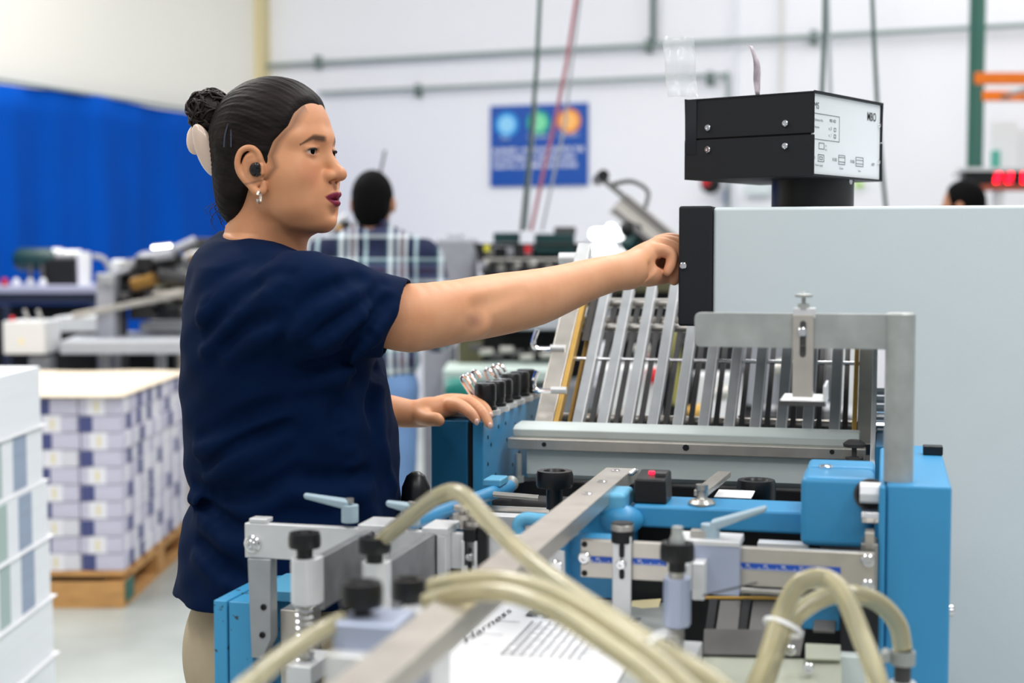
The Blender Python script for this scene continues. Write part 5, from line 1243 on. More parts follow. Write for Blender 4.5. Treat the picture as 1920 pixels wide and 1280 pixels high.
# ================================================================== things on the wall behind the box
t = thing('wall_alarm_bell', 'round black wall bell with red centre under the control box', 'alarm bell', tuple(Pw(1332, 348, .1)))
p_ = Pw(1334, 344, .12); obj('gong', MB().lathe(p_, -WN, [(0, 0), (.075, 0), (.08, .03), (.05, .06), (0, .065)], 24), M['black'], t)
obj('red_centre', MB().lathe(Pw(1324, 342, .19), -WN, [(0, 0), (.03, 0), (.03, .015), (0, .02)], 16), M['red'], t)
b = MB(); b.obox(Pw(1396, 366, .06), -WD * .20, WN * .04, MZ * .09); tag(obj('wall_box', b, M['panel'], bevel=.005), 'pale grey box on the wall beside the black column', 'box')
b = MB(); b.obox(Pw(1358, 384, .03), -WD * .035, WN * .01, MZ * .12); tag(obj('wall_notice', b, M['ruler_blue']), 'small blue strip on the wall above the cabinet end', 'notice')
b = MB(); b.obox(Pw(1602, 350, .05), -WD * .06, WN * .02, MZ * .035); tag(obj('wall_notice', b, mat('lime', '9fd22e', .5)), 'small lime green tag on the wall right of the black column', 'notice')
# ================================================================== pallet rack with orange beam, clock display
M['rack_green'] = mat('dark_green_rack_steel', '2f6557', .5, vary=.05); M['orange'] = mat('orange_rack_beam', 'f07a17', .5, vary=.03)
rk = thing('pallet_rack', 'pallet rack with green upright and orange beam at the picture edge', 'rack', (P(1818, 470, 9.0).x, 9.0, 0))
xr = P(1813, 470, 9.0).x; wr_ = P(1824, 470, 9).x - xr
for k, (dx, dy) in enumerate(((0, 0), (.36, 1.0), (2.4, 0), (2.76, 1.0))):
    obj('upright', MB().box(xr + dx, xr + dx + wr_, 9 + dy, 9.06 + dy, 0, 4.2), M['rack_green'], rk)
for zz_ in (0, 1.0): obj('rack_brace', MB().cyl((xr + .04, 9.03, .5 + zz_ * .5), (xr + .40, 10.03, .9 + zz_ * .5), .015, n=8), M['rack_green'], rk)
zb1, zb2 = P(1860, 160, 9).z, P(1860, 139, 9).z
for dy in (0, 1.0):
    obj('orange_beam', MB().box(xr + wr_ * .6 + .36 * dy, xr + 2.4, 8.99 + dy, 9.05 + dy, zb1, zb2), M['orange'], rk, bevel=.003)
for i in range(12): obj('deck_slat', MB().box(xr + .5 + i * .15, xr + .55 + i * .15, 9.05, 9.99, zb2 - .045, zb2 - .03), M['galv'], rk)
b = MB(); b.box(xr + .05, xr + 2.3, 9.0, 9.5, P(0, 318, 9).z - .02, P(0, 318, 9).z); obj('shelf_panel', b, M['galv'], rk)
b = MB(); p_ = P(1853, 316, 9.2); b.box(p_.x, p_.x + .16, 9.2, 9.22, p_.z, p_.z + .28); tag(obj('paper_sheet', b, M['paper']), 'white sheet standing on the rack shelf, left one', 'paper')
b = MB(); p_ = P(1882, 316, 9.2); b.box(p_.x, p_.x + .16, 9.25, 9.27, p_.z, p_.z + .24); tag(obj('paper_sheet', b, M['paper']), 'white sheet standing on the rack shelf, right one', 'paper')
b = MB(); p_ = P(1856, 316, 9.1); b.box(p_.x, p_.x + .05, 9.1, 9.15, p_.z, p_.z + .11); tag(obj('bottle', b, mat('teal_label', '5fb9a8', .5), bevel=.01), 'small teal bottle in front of the white sheets on the shelf', 'bottle')
def led():
    x0, x1 = P(1804, 330, 7.6).x, P(1990, 330, 7.6).x; z0, z1 = P(0, 346, 7.6).z, P(0, 322, 7.6).z
    t = thing('led_display', 'black display with glowing red digits near the picture edge', 'display', ((x0 + x1) / 2, 7.6, z0))
    obj('case', MB().box(x0, x1, 7.6, 7.68, z0, z1), M['black'], t, bevel=.004); obj('case_top', MB().box(x0 - .01, x1, 7.58, 7.7, z1 + .001, z1 + .02), M['alu'], t)
    obj('stand_plate', MB().box(x0 + .05, x1, 7.6, 7.7, z0 - .03, z0 - .001), mat('rust_shelf', '9a4a36', .6), t)
    for xx in (x0 + .17, x0 + .45): obj('stand_post', MB().box(xx, xx + .04, 7.62, 7.68, 0, z0 - .03), M['alu'], t)
    e = mat('red_segment', 'ff1838', .4, emit=3.0); hh = (z1 - z0) * .78; zc = z0 + (z1 - z0) * .11
    seg = {'2': 'abged', '8': 'abcdefg', '3': 'abgcd'}
    for ch, xx in (('2', P(1860, 330, 7.6).x), ('2', P(1882, 330, 7.6).x), ('8', P(1911, 330, 7.6).x)):
        w_ = hh * .62; th = hh * .16
        pos = {'a': (0, hh - th, w_, th), 'g': (0, hh / 2 - th / 2, w_, th), 'd': (0, 0, w_, th), 'f': (0, hh / 2, th, hh / 2), 'b': (w_ - th, hh / 2, th, hh / 2), 'e': (0, 0, th, hh / 2), 'c': (w_ - th, 0, th, hh / 2)}
        b = MB()
        for s in seg[ch]: dx, dz, sx, sz = pos[s]; b.box(xx + dx, xx + dx + sx, 7.594, 7.5995, zc + dz, zc + dz + sz)
        tag(obj('digit', b, e, t), None)
led()

# ================================================================== two co-workers
def plaid():
    m = mat('blue_plaid_flannel', '2c3a5e', .9, bump=.2, bscale=200); nt = m.node_tree; N = nt.nodes; L = nt.links
    tc = N.new('ShaderNodeTexCoord'); sx = N.new('ShaderNodeSeparateXYZ'); L.new(tc.outputs['Object'], sx.inputs[0])
    def band(sock, per, stops):
        a = N.new('ShaderNodeMath'); a.operation = 'DIVIDE'; a.inputs[1].default_value = per; L.new(sock, a.inputs[0])
        f = N.new('ShaderNodeMath'); f.operation = 'FRACT'; L.new(a.outputs[0], f.inputs[0])
        r = N.new('ShaderNodeValToRGB'); r.color_ramp.interpolation = 'CONSTANT'; e = r.color_ramp.elements
        while len(e) < len(stops): e.new(.5)
        for k, (p, c) in enumerate(stops): e[k].position = p; e[k].color = lin(c)
        L.new(f.outputs[0], r.inputs[0]); return r.outputs[0]
    navy, white, red, gr, teal = '121c3c', 'e2ecf0', '5a1f30', '55597c', '2f5f6c'
    v = band(sx.outputs['X'], .19, [(0, navy), (.30, teal), (.34, white), (.44, navy), (.52, white), (.58, red), (.66, white), (.72, navy), (.86, 'bcd6dc'), (.93, navy)])
    h = band(sx.outputs['Z'], .17, [(0, navy), (.28, white), (.36, gr), (.50, navy), (.54, red), (.58, gr), (.72, teal), (.78, 'bcd6dc'), (.84, navy)])
    mx = N.new('ShaderNodeMix'); mx.data_type = 'RGBA'; mx.inputs[0].default_value = .42; L.new(v, mx.inputs[6]); L.new(h, mx.inputs[7])
    L.new(mx.outputs[2], N['Principled BSDF'].inputs['Base Color']); return m
M['plaid'] = plaid(); M['denim'] = mat('faded_denim', '6d8fbd', .85, vary=.12, vscale=9, bump=.2, bscale=200)
M['skin_b'] = mat('tan_skin', 'b07a5c', .55, vary=.05)
def coworker(name_label, cx, cy, top, face, shirt_m, pants_m, hairmat, sw=.22, arms='front', bend=0):
    """standing person, face = unit direction looked at"""
    F = Vector(face).normalized(); S = Vector((F.y, -F.x, 0))     # S points to the right hand of the person
    t = thing('person', name_label, 'person', (cx, cy, 0)); k = top / 1.70; O = Vector((cx, cy, 0))
    p = lambda s_, f_, z_: O + S * s_ * k + F * f_ * k + MZ * z_ * k
    RR = Matrix((S, F, MZ)).transposed()
    g = .007
    def grid(z0, z1, r=.36): return SDF(axis((cx - r, cx + r, g)), axis((cy - r, cy + r, g)), axis((z0 * k, z1 * k, g)))
    s = grid(.9, 1.72)
    s.ell(p(0, 0, 1.60), (.074 * k, .092 * k, .098 * k), .02, R=RR); s.ell(p(0, .035, 1.545), (.056 * k, .058 * k, .075 * k), .03, R=RR); s.ell(p(0, .105, 1.565), (.012, .018, .02), .012, R=RR)
    s.cap(p(0, -.01, 1.54), p(0, -.015, 1.42), .056 * k, .062 * k, .03)
    for sg in (-1, 1): s.ell(p(sg * .080, 0, 1.575), (.012, .020, .032), .006, R=RR)
    s.ell(p(0, 0, 1.30), (.17 * k, .09 * k, .17 * k), .03, R=RR)
    hands = [[p(sg * (sw - .025), -.01, 1.362), p(sg * (sw + .045), .02, 1.10), p(sg * (sw - .03), .26, 1.02), p(sg * (sw - .06), .33, 1.02)] for sg in (-1, 1)]
    for hnd in hands:
        s.chain(hnd, [.045, .040, .026, .03], .02)
        d = (hnd[3] - hnd[2]).normalized()
        for q in range(4): s.cap(hnd[3] + S * (.012 * (q - 1.5)), hnd[3] + S * (.014 * (q - 1.5)) + d * (.07 - .006 * abs(q - 1.3)) - MZ * .02, .009, .007, .004)
        s.cap(hnd[2] + d * .03, hnd[3] + d * .02 + S * .03, .011, .008, .006)
    sdf_obj('body', s, M['skin_b'], t)
    s = grid(1.4, 1.75)
    s.ell(p(0, -.006, 1.608), (.083 * k, .100 * k, .106 * k), .02, R=RR); s.ell(p(0, -.045, 1.555), (.070 * k, .060 * k, .075 * k), .02, R=RR)
    def cutf(x, y, z):
        f_ = (x - cx) * F.x + (y - cy) * F.y; return np.maximum(f_ - (.055 + (z / k - 1.62) * .35), (1.50 + np.clip(f_, -.05, 1) * .6) * k - z)
    s.cut(cutf, .006)
    for sg in (-1, 1): s.ell(p(sg * .085, .005, 1.575), (.02, .022, .03), .004, R=RR, op='sub')
    gx = np.ix_(*s.ax); s.F = s.F + (.0012 * np.sin(gx[0] * 400) * np.sin(gx[1] * 350) * np.sin(gx[2] * 380)).astype(np.float32)
    sdf_obj('hair', s, hairmat, t)
    s = grid(.84, 1.53, .42)
    s.ell(p(0, 0, 1.27), (.195 * k, .118 * k, .18 * k), .04, R=RR); s.ell(p(0, .0, 1.10), (.170 * k, .122 * k, .24 * k), .06, R=RR); s.ell(p(0, .0, .97), (.175 * k, .122 * k, .13 * k), .05, R=RR)
    s.cap(p(0, -.01, 1.452), p(sw - .045, 0, 1.380), .062 * k, .066 * k, .04); s.cap(p(0, -.01, 1.452), p(-sw + .045, 0, 1.380), .062 * k, .066 * k, .04)
    for hnd in hands: s.chain(hnd[:3], [.066, .060, .040], .03)
    s.cap(p(0, -.01, 1.49), p(0, .02, 1.60), .060, .07, .006, op='sub'); s.cut(lambda x, y, z: (.875 * k - z) + 0 * x + 0 * y, .004)
    gx = np.ix_(*s.ax); s.F = s.F + (.004 * np.sin(gx[2] * 34 + gx[0] * 22) * np.sin(gx[0] * 26 - gx[1] * 19)).astype(np.float32)
    sh = sdf_obj('shirt', s, shirt_m, t)
    obj('collar', MB().tube([p(.062 * math.cos(a), -.012 + .062 * math.sin(a), 1.502 - .012 * math.sin(a)) for a in np.linspace(0, 2 * PI, 24)], .012, 8), shirt_m, sh, smooth=80)
    s = SDF(axis((cx - .26, cx + .26, .009)), axis((cy - .22, cy + .22, .009)), axis((.02, .98, .009)))
    s.ell(p(0, 0, .88), (.165 * k, .115 * k, .13 * k), .04, R=RR)
    for sg in (-1, 1): s.chain([p(sg * .085, 0, .84), p(sg * .095, .01, .47), p(sg * .10, -.01, .07)], [.092, .068, .056], .03)
    s.cut(lambda x, y, z: (.05 - z) + 0 * x + 0 * y, .003); sdf_obj('trousers', s, pants_m, t)
    for sg in (-1, 1):
        b = MB(); b.sphere(p(sg * .10, .05, .045), .12, 18, 12, (.42, 1.1, .42), RR); b.v = [(x, y, max(0, z)) for x, y, z in b.v]; obj('shoe', b, M['black'], t)
    return t
hm = mat('black_short_hair', '060607', .75, spec=.1, vary=.3, vscale=60, bump=.8, bscale=120, dist=.002)
cwx = P(700, 470, 5.75).x
coworker('man in blue plaid shirt and jeans seen from behind', cwx, 5.75, P(0, 324, 5.7).z, (.12, 1, 0), M['plaid'], M['denim'], hm, sw=.235)
coworker('person with dark hair barely visible over the grey cabinet', P(1803, 470, 6.9).x, 6.9, P(0, 341, 6.85).z, (-.95, .5, 0), mat('grey_work_shirt', '5a6068', .9), M['denim'], hm)

# ================================================================== wooden pallet with book bundles
M['wood'] = mat('pallet_pine', 'c4935a', .75, vary=.18, vscale=10, stretch=(1, 1, 6), bump=.3, bscale=40)
M['pages_a'] = mat('lilac_page_edges', 'c9c6d8', .8, vary=.22, vscale=60, stretch=(.1, .1, 3))
M['pages_b'] = mat('pale_page_edges', 'd9d8e0', .8, vary=.12, vscale=60, stretch=(.1, .1, 3))
M['spine_n'] = mat('navy_spines', '4a5080', .7, vary=.25, vscale=50, stretch=(.1, .1, 3))
M['band'] = mat('white_paper_band', 'eceaf0', .7); M['yellowish'] = mat('cream_mark', 'e8dcae', .7)
M['card'] = mat('cream_cardboard', 'e6d6c0', .8, vary=.03, bump=.15, bscale=25)
PX0, PX1, PY0, PY1 = -2.50, -1.48, 5.64, 6.82
ORD = ['top', 'second', 'third', 'fourth', 'fifth', 'sixth', 'seventh', 'eighth', 'ninth', 'lowest']
def pallet():
    t = thing('wooden_pallet', 'yellow pine pallet carrying the tall block of book bundles', 'pallet', ((PX0 + PX1) / 2, (PY0 + PY1) / 2, 0))
    for i in range(7):
        y = PY0 + i * (PY1 - PY0 - .12) / 6; obj('deck_board', MB().box(PX0, PX1, y, y + .12, .118, .138), M['wood'], t, bevel=.002)
    for x in (PX0, (PX0 + PX1) / 2 - .04, PX1 - .08):
        obj('stringer', MB().box(x, x + .08, PY0 + .12, PY1 - .12, .10, .118), M['wood'], t)
        for y in (PY0, (PY0 + PY1) / 2 - .05, PY1 - .12): obj('block', MB().box(x if x != PX0 else x, x + .08, y, y + .12, .02, .0995), M['wood'], t, bevel=.002)
    obj('front_board', MB().box(PX0, PX1, PY0 - .018, PY0 - .001, .0, .10), M['wood'], t, bevel=.002)
    obj('front_board', MB().box(PX0, PX1, PY1 + .001, PY1 + .018, .0, .10), M['wood'], t, bevel=.002)
    for x in (PX0, PX1 - .1): obj('skid_board', MB().box(x, x + .1, PY0, PY1, .0, .019), M['wood'], t)
    obj('green_corner', MB().box(PX1 + .001, PX1 + .006, PY0, PY0 + .12, .02, .1), M['rack_green'], t)
pallet()
def bundles():
    LH = .0662; z0 = .140; bw_, bd_ = .165, .165
    rr_ = random.Random(11)
    protos = {}
    def make(kind):
        t = bpy.data.objects.new('book_bundle', None); C.objects.link(t); t.empty_display_size = .05
        pm = [M['pages_a'], M['pages_b'], M['pages_a']][kind % 3]
        w_, d_, h_ = bw_ - .004, bd_ - .004, LH - .003
        obj('books', MB().box(-w_, 0, 0, d_, 0, h_), pm, t, bevel=.002)
        if kind < 3:
            obj('paper_band', MB().box(-w_ * .80, -w_ * .38, -.0015, d_ * .5, -.0005, h_ + .0012), M['band'], t)
            obj('paper_band', MB().box(-.05, .0015, d_ * .25, d_ * .6, -.0005, h_ + .0012), M['band'], t)
            obj('band_mark', MB().box(-w_ * .62, -w_ * .54, -.0025, -.0016, h_ * .2, h_ * .8), M['yellowish'], t)
        else:
            obj('spine_block', MB().box(-w_ * .98, -w_ * .66, -.0016, .01, .002, h_ - .002), M['spine_n'], t)
            obj('spine_block', MB().box(-.01, .0016, d_ * .55, d_ * .95, .002, h_ - .002), M['spine_n'], t)
        return t
    first = {}
    def place(kind, x, y, z, label, group):
        if kind not in first: t = make(kind); first[kind] = t; t.location = (x, y, z)
        else: t = dup(first[kind], (0, 0, 0)); t.location = (x, y, z)
        tag(t, label, 'book bundle', group); return t
    for L_ in range(10):
        z = z0 + L_ * LH + (.0015 if L_ >= 3 else 0); row = ORD[9 - L_]; jj = rr_.uniform(-.006, .006)
        for c_ in range(4):
            kind = (rr_.choice([0, 1, 2]) if (L_ + c_) % 2 else rr_.choice([3, 4, 5]))
            place(kind, PX1 - c_ * bw_ + jj - .004, PY0 + .004 + rr_.uniform(0, .006), z, ('book bundle at the near corner of the pallet, %s layer' if c_ == 0 else 'book bundle on the pallet front, %s layer, ' + ORD[c_] + ' from the near corner') % row, 'book bundles on the pallet')
        for c_ in range(1, 7):
            place(rr_.choice([0, 1, 2, 3, 4]), PX1 + jj - .004, PY0 + .004 + c_ * bd_, z, 'book bundle on the long pallet side, %s layer, %s from the near corner' % (row, ORD[c_]), 'book bundles on the pallet')
    zt_ = z0 + 10 * LH
    b = MB(); b.box(PX0 + .02, PX1 - bw_ * 4 - .01, PY0 + .01, PY1 - .02, z0, zt_ - .01); b.box(PX1 - bw_ * 4 - .008, PX1 - bw_ - .02, PY0 + bd_ + .02, PY1 - .02, z0, zt_ - .01)
    tag(obj('inner_bundles', b, M['pages_b']), 'inner mass of book bundles in the middle of the pallet', 'book bundle', kind='stuff')
    b = MB(); n = 12; vs = []
    for j in range(n + 1):
        for i in range(n + 1):
            f_, g_ = i / n, j / n; vs.append((PX0 - .01 + (PX1 - PX0 + .02) * f_, PY0 - .03 + (PY1 - PY0 + .02) * g_, zt_ + .006 + .006 * (math.sin(f_ * 6) * math.sin(g_ * 5)) ** 2))
    b.add(vs, [(j * (n + 1) + i, j * (n + 1) + i + 1, (j + 1) * (n + 1) + i + 1, (j + 1) * (n + 1) + i) for j in range(n) for i in range(n)])
    o = obj('cardboard_sheet', b, M['card'], smooth=60); s_ = o.modifiers.new('t', 'SOLIDIFY'); s_.thickness = .004; s_.offset = 1
    tag(o, 'cream cardboard sheet covering the top of the bundle block', 'cardboard')
bundles()
# white blocks stacked at the left edge
def white_stack():
    bx0, by0, by1 = -2.25, 3.45, 4.40; M['wb'] = mat('white_paper_block', 'e9ecf0', .75, vary=.02, vscale=30, stretch=(.1, .1, 3)); M['gb'] = mat('grey_blue_spines', '9aa7bd', .75, vary=.08, vscale=30, stretch=(.1, .1, 3)); M['gg'] = mat('grey_green_spines', 'a9bcb8', .75)
    zs = [1.022, .845, .680, .513, .333, .160, .012]; xr_ = [-1.395, -1.392, -1.38, -1.375, -1.37, -1.367]
    for k in range(6):
        z1, z0 = zs[k], zs[k + 1]; x1 = xr_[k]
        t = thing('paper_block', 'white paper block at the left picture edge, %s of the stack' % ['topmost', 'second', 'third', 'fourth', 'fifth', 'lowest'][k], 'paper stack', ((bx0 + x1) / 2, (by0 + by1) / 2, z0), 'white paper blocks stacked at the left')
        obj('sheets', MB().box(bx0, x1, by0, by1, z0 + .004, z1 - .002), M['wb'], t, bevel=.003)
        if k in (1, 2, 3):
            for y0, y1, mm in ((by1 - .262, by1 - .150, 'gb'), (by1 - .44, by1 - .36, 'gg'), (by1 - .70, by1 - .60, 'gb')): obj('grey_spine_band', MB().box(x1 - .01, x1 + .0015, y0, y1, z0 + .008, z1 - .008), M[mm], t)
            for y0 in (by1 - .149, by1 - .355, by1 - .50): obj('sheet_joint', MB().box(x1 - .01, x1 + .0006, y0, y0 + .003, z0 + .008, z1 - .008), M['pages_b'], t)
        obj('separator_sheet', MB().box(bx0 - .01, x1 + .014, by0 - .01, by1 + .014, z0 - .001, z0 + .003), M['paper'], t)
white_stack()

# ================================================================== machines far left (bench, column, bindery line)
def rb(b, px0, px1, py0, py1, d, dep):   # real box whose front face sits at depth d
    a, c_ = P(px0, py1, d), P(px1, py0, d); z0, z1 = min(a.z, c_.z), max(a.z, c_.z); return b.box(a.x, c_.x, a.y, a.y + dep, z0, z1)
def rbo(name, t, m, px0, px1, py0, py1, d, dep, bevel=.006, to_floor=False):
    b = MB(); a, c_ = P(px0, py1, d), P(px1, py0, d); b.box(a.x, c_.x, a.y, a.y + dep, 0 if to_floor else min(a.z, c_.z), max(a.z, c_.z)); return obj(name, b, m, t, bevel=bevel)
M['navy_metal'] = mat('navy_metal', '1c2640', .5); M['bench_top'] = mat('lavender_grey_top', 'a9abc4', .45); M['mach_grey'] = mat('machine_grey', '9a9ca4', .5, .2, vary=.06); M['mach_white'] = mat('machine_white', 'd8dadb', .5)
M['lt'] = mat('light_grey_top', 'b2b6bd', .4, vary=.03); M['dgreen'] = mat('dark_green_enamel', '12393a', .4); M['olive'] = mat('olive_enamel', '55533a', .5); M['brass'] = mat('brass_part', '8d6a35', .4, .7)
t = thing('work_bench', 'navy work bench with pale top before the blue curtain', 'bench', tuple(Vector((P(60, 600, 8.2).x, 8.4, 0))))
rbo('bench_top', t, M['bench_top'], -60, 184, 536, 550, 8.2, .8); rbo('apron', t, M['navy_metal'], -60, 180, 551, 570, 8.22, .7)
for px in (-55, 6, 170): rbo('leg', t, M['navy_metal'], px, px + 12, 571, 700, 8.22, .06, to_floor=True)
rbo('back_panel', t, M['dark'], -50, 178, 571, 680, 8.8, .04, to_floor=True)
t = thing('motor_unit', 'dark green motor with bracket standing on the pale bench top', 'motor', tuple(P(70, 536, 8.4)))
zb_ = P(0, 536, 8.3).z
obj('motor', MB().lathe(P(28, 486, 8.5), Vector((1, 0, 0)), [(0, 0), (.045, 0), (.065, .03), (.065, .2), (.055, .24), (0, .24)], 20), M['dgreen'], t)
obj('motor_head', MB().lathe(P(100, 478, 8.5), Vector((1, 0, 0)), [(0, 0), (.04, 0), (.04, .05), (.03, .06), (.03, .16), (0, .16)], 16), M['alu'], t)
obj('motor_stand', MB().box(P(88, 0, 8.5).x, P(146, 0, 8.5).x, 8.45, 8.6, zb_, P(0, 484, 8.5).z), M['dark'], t, bevel=.01)
for px in (57, 79): obj('stand_foot', MB().cyl(P(px, 536, 8.4) + MZ * 0, P(px, 497, 8.45), .012, n=8), M['dark_grey'], t)
t = MB().lathe(Vector((P(154, 0, 8.3).x, 8.35, zb_)), MZ, [(0, 0), (.035, 0), (.038, .17), (.034, .19), (0, .19)], 20); tag(obj('white_canister', t, M['white']), 'tall white canister at the end of the pale bench', 'canister')
for k, (px, mm, lab) in enumerate(((30, 'white', 'small white pot at the left end of the bench'), (56, 'alu', 'small silver pot in the middle of the bench'), (80, 'white', 'small white pot beside the motor stand'), (8, 'red', 'small red tin at the picture edge on the bench'))):
    b = MB().lathe(Vector((P(px, 0, 8.25).x, 8.26, zb_)), MZ, [(0, 0), (.018, 0), (.02, .03), (.012, .036), (.012, .045), (0, .045)], 14); tag(obj('small_pot', b, M[mm]), lab, 'pot')
# grey bindery machine
t = thing('bindery_machine', 'grey bindery machine with tilted arm and pale table behind the woman', 'machine', tuple(Vector((P(240, 600, 7.4).x, 7.6, 0))))
rbo('column', t, M['mach_grey'], 182, 216, 512, 700, 7.3, .12, to_floor=True)
rbo('column_cap', t, M['alu_dull'], 186, 214, 515, 534, 7.25, .04)
rbo('rear_column', t, M['dark_grey'], 222, 232, 520, 700, 7.5, .1, to_floor=True)
a, c_ = P(110, 632, 7.1), P(400, 632, 7.1); zt_ = a.z
b = MB(); b.add([], []); q = [P(112, 640, 7.0), P(420, 640, 7.0), P(420, 640, 7.9), P(160, 640, 7.9)]
b.prism([Vector((v.x, v.y, q[0].z)) for v in q], MZ * -.06); obj('table', b, M['lt'], t, bevel=.005)
for px in (185, 292, 335): rbo('table_leg', t, M['alu_dull'] if px < 330 else M['card'], px, px + 16, 662, 720, 7.15, .06, to_floor=True)
b = MB(); b.obox(P(135, 598, 7.2), P(345, 556, 7.4) - P(135, 598, 7.2), Vector((0, .10, 0)), MZ * .03); obj('tilted_arm', b, M['steel_warm'], t, bevel=.004)
rbo('white_housing', t, M['mach_white'], 100, 184, 594, 622, 7.5, .4); rbo('white_housing', t, M['mach_white'], 262, 350, 604, 622, 7.6, .3)
rbo('dark_base', t, M['dark'], 96, 184, 622, 720, 7.7, .3, to_floor=True); rbo('dark_base', t, M['dark'], 230, 330, 664, 720, 7.8, .3, to_floor=True)
rbo('gearbox', t, M['olive'], 236, 330, 500, 560, 7.8, .4, bevel=.02); rbo('gearbox', t, M['dark_grey'], 262, 350, 520, 600, 7.9, .4, bevel=.02)
rr_ = random.Random(21)
for i in range(64):
    px, py = rr_.uniform(196, 372), rr_.uniform(470, 590); mm = rr_.choice(['dark', 'dark', 'black', 'steel_warm', 'brass', 'dark_grey', 'olive', 'dark_grey', 'mach_grey', 'olive', 'dark', 'alu_dull']); p_ = P(px, py, rr_.uniform(7.3, 7.75)); r = rr_.uniform(.012, .042)
    if i % 3: obj('machine_roller', MB().cyl(p_, p_ + Vector((rr_.uniform(.05, .22), rr_.uniform(-.05, .1), rr_.uniform(-.04, .06))), r, n=12), M[mm], t)
    else: obj('machine_bracket', MB().box(p_.x, p_.x + r * 3, p_.y, p_.y + .08, p_.z - r, p_.z + r * 1.5), M[mm], t, bevel=.004)
for k in range(4): p_ = P(288 + k * 9, 470 - k * 1, 7.4); obj('chrome_cylinder', MB().cyl(p_, p_ + Vector((.02, 0, .0)), .030, n=18), M['chrome'], t)
obj('air_hose', MB().tube(spline([P(175, 480, 7.4), P(195, 486, 7.4), P(212, 510, 7.4), P(240, 505, 7.4), P(262, 480, 7.4), P(285, 475, 7.4)], 5), .014, 8), M['mach_grey'], t)
rbo('paper_pile', t, M['mach_white'], 205, 232, 486, 506, 7.6, .1, bevel=.02); rbo('paper_pile', t, M['mach_white'], 248, 278, 488, 508, 7.6, .1, bevel=.02)
obj('wheel_hoop', MB().tube([P(372, 515, 7.5) + Vector((.11 * math.cos(a_), 0, .11 * math.sin(a_))) for a_ in np.linspace(.2, PI, 14)], .012, 8), M['alu'], t)
rbo('monitor_back', t, M['dark_grey'], 352, 398, 446, 478, 7.7, .05)
t = thing('white_control_cabinet', 'white box on a grey stand at the left edge under the bench', 'cabinet', tuple(Vector((P(42, 630, 7.0).x, 7.1, 0))))
rbo('box', t, M['mach_white'], 6, 84, 602, 664, 6.9, .25); rbo('stand', t, M['alu_dull'], 54, 92, 668, 720, 7.0, .12, to_floor=True)
for px in (45, 70): obj('handle', MB().cyl(P(px + 8, 600, 6.95), P(px, 580, 6.95), .009, n=10), M['steel'], t)
obj('red_button', MB().sphere(P(23, 598, 6.95), .014), M['red'], t); obj('yellow_sticker', MB().box(P(36, 0, 6.9).x, P(44, 0, 6.9).x, P(0, 640, 6.9).y - .004, P(0, 640, 6.9).y - .001, P(0, 646, 6.9).z, P(0, 634, 6.9).z), M['yellowish'], t)

# ================================================================== press line in the middle distance
t = thing('printing_press', 'long dark press with frames and green covers behind the outstretched arm', 'machine', tuple(Vector((P(960, 600, 6.8).x, 7.0, 0))))
rbo('grey_cover', t, M['mach_grey'], 818, 892, 446, 540, 6.9, .6, bevel=.02); rbo('grey_cover_top', t, M['lt'], 838, 866, 436, 448, 7.0, .3, bevel=.01)
rbo('black_side', t, M['dark'], 845, 1100, 540, 590, 7.0, .5)
for px0, px1, py0, py1, d, mm in ((898, 1082, 456, 462, 6.7, 'dark'), (905, 1080, 484, 489, 6.65, 'steel'), (900, 1080, 500, 512, 6.7, 'dark_grey'), (925, 975, 436, 455, 7.0, 'dgreen'), (1004, 1078, 438, 476, 6.95, 'dgreen'), (1040, 1080, 425, 440, 7.1, 'dark_grey'), (905, 925, 462, 480, 6.8, 'white'), (950, 998, 460, 480, 7.0, 'mach_grey')):
    rbo('press_cover' if mm in ('dgreen', 'mach_grey', 'white') else 'press_rail', t, M[mm], px0, px1, py0, py1, d, .15 if mm != 'dgreen' else .4)
for px0, px1 in ((888, 912), (1076, 1082), (962, 968)): obj('press_post', MB().obox(P(px0, 456, 6.7), P(px1, 540, 6.7) - P(px0, 456, 6.7), Vector((.05, 0, 0)), Vector((0, .05, 0))), M['dark'], t)
rbo('rear_panel', t, M['dark'], 905, 1078, 463, 530, 7.05, .1)
rbo('yellow_tag', t, mat('yellow', 'd8cf3a', .5), 908, 918, 459, 472, 6.6, .01); rbo('red_tag', t, M['red'], 984, 996, 460, 476, 6.6, .02)
for i in range(12): p_ = P(905 + i * 15, 496 + (i % 3) * 3, 6.6); obj('press_wheel', MB().cyl(p_, p_ + Vector((.018, .02, 0)), .018, n=12), M['black' if i % 2 else 'steel'], t)
rbo('delivery_table', t, M['lt'], 930, 1110, 597, 618, 6.6, .5); rbo('dark_bay', t, M['dark'], 858, 1110, 620, 694, 6.9, .4, bevel=.01, to_floor=True)
rbo('olive_door', t, M['olive'], 858, 905, 622, 690, 6.7, .1, to_floor=True); rbo('grey_door', t, M['mach_grey'], 794, 852, 650, 900, 6.9, .3, to_floor=True)
for i in range(9): p_ = P(880 + i * 19, 652 + (i * 7) % 18, 6.62); obj('feed_roller', MB().cyl(p_, p_ + Vector((.06, 0, 0)), .016, n=12), M['steel' if i % 2 else 'dark_grey'], t)
rbo('lower_tray', t, mat('mint_white', 'c6d6d0', .5), 830, 1060, 694, 716, 6.3, .5); rbo('lower_cabinet', t, M['lt'], 830, 1300, 722, 900, 6.5, .6, to_floor=True)
obj('teal_motor', MB().lathe(P(836, 735, 6.2), Vector((1, 0, 0)), [(0, 0), (.05, 0), (.06, .02), (.06, .12), (0, .14)], 16), mat('teal_enamel', '1c7f74', .4), t)
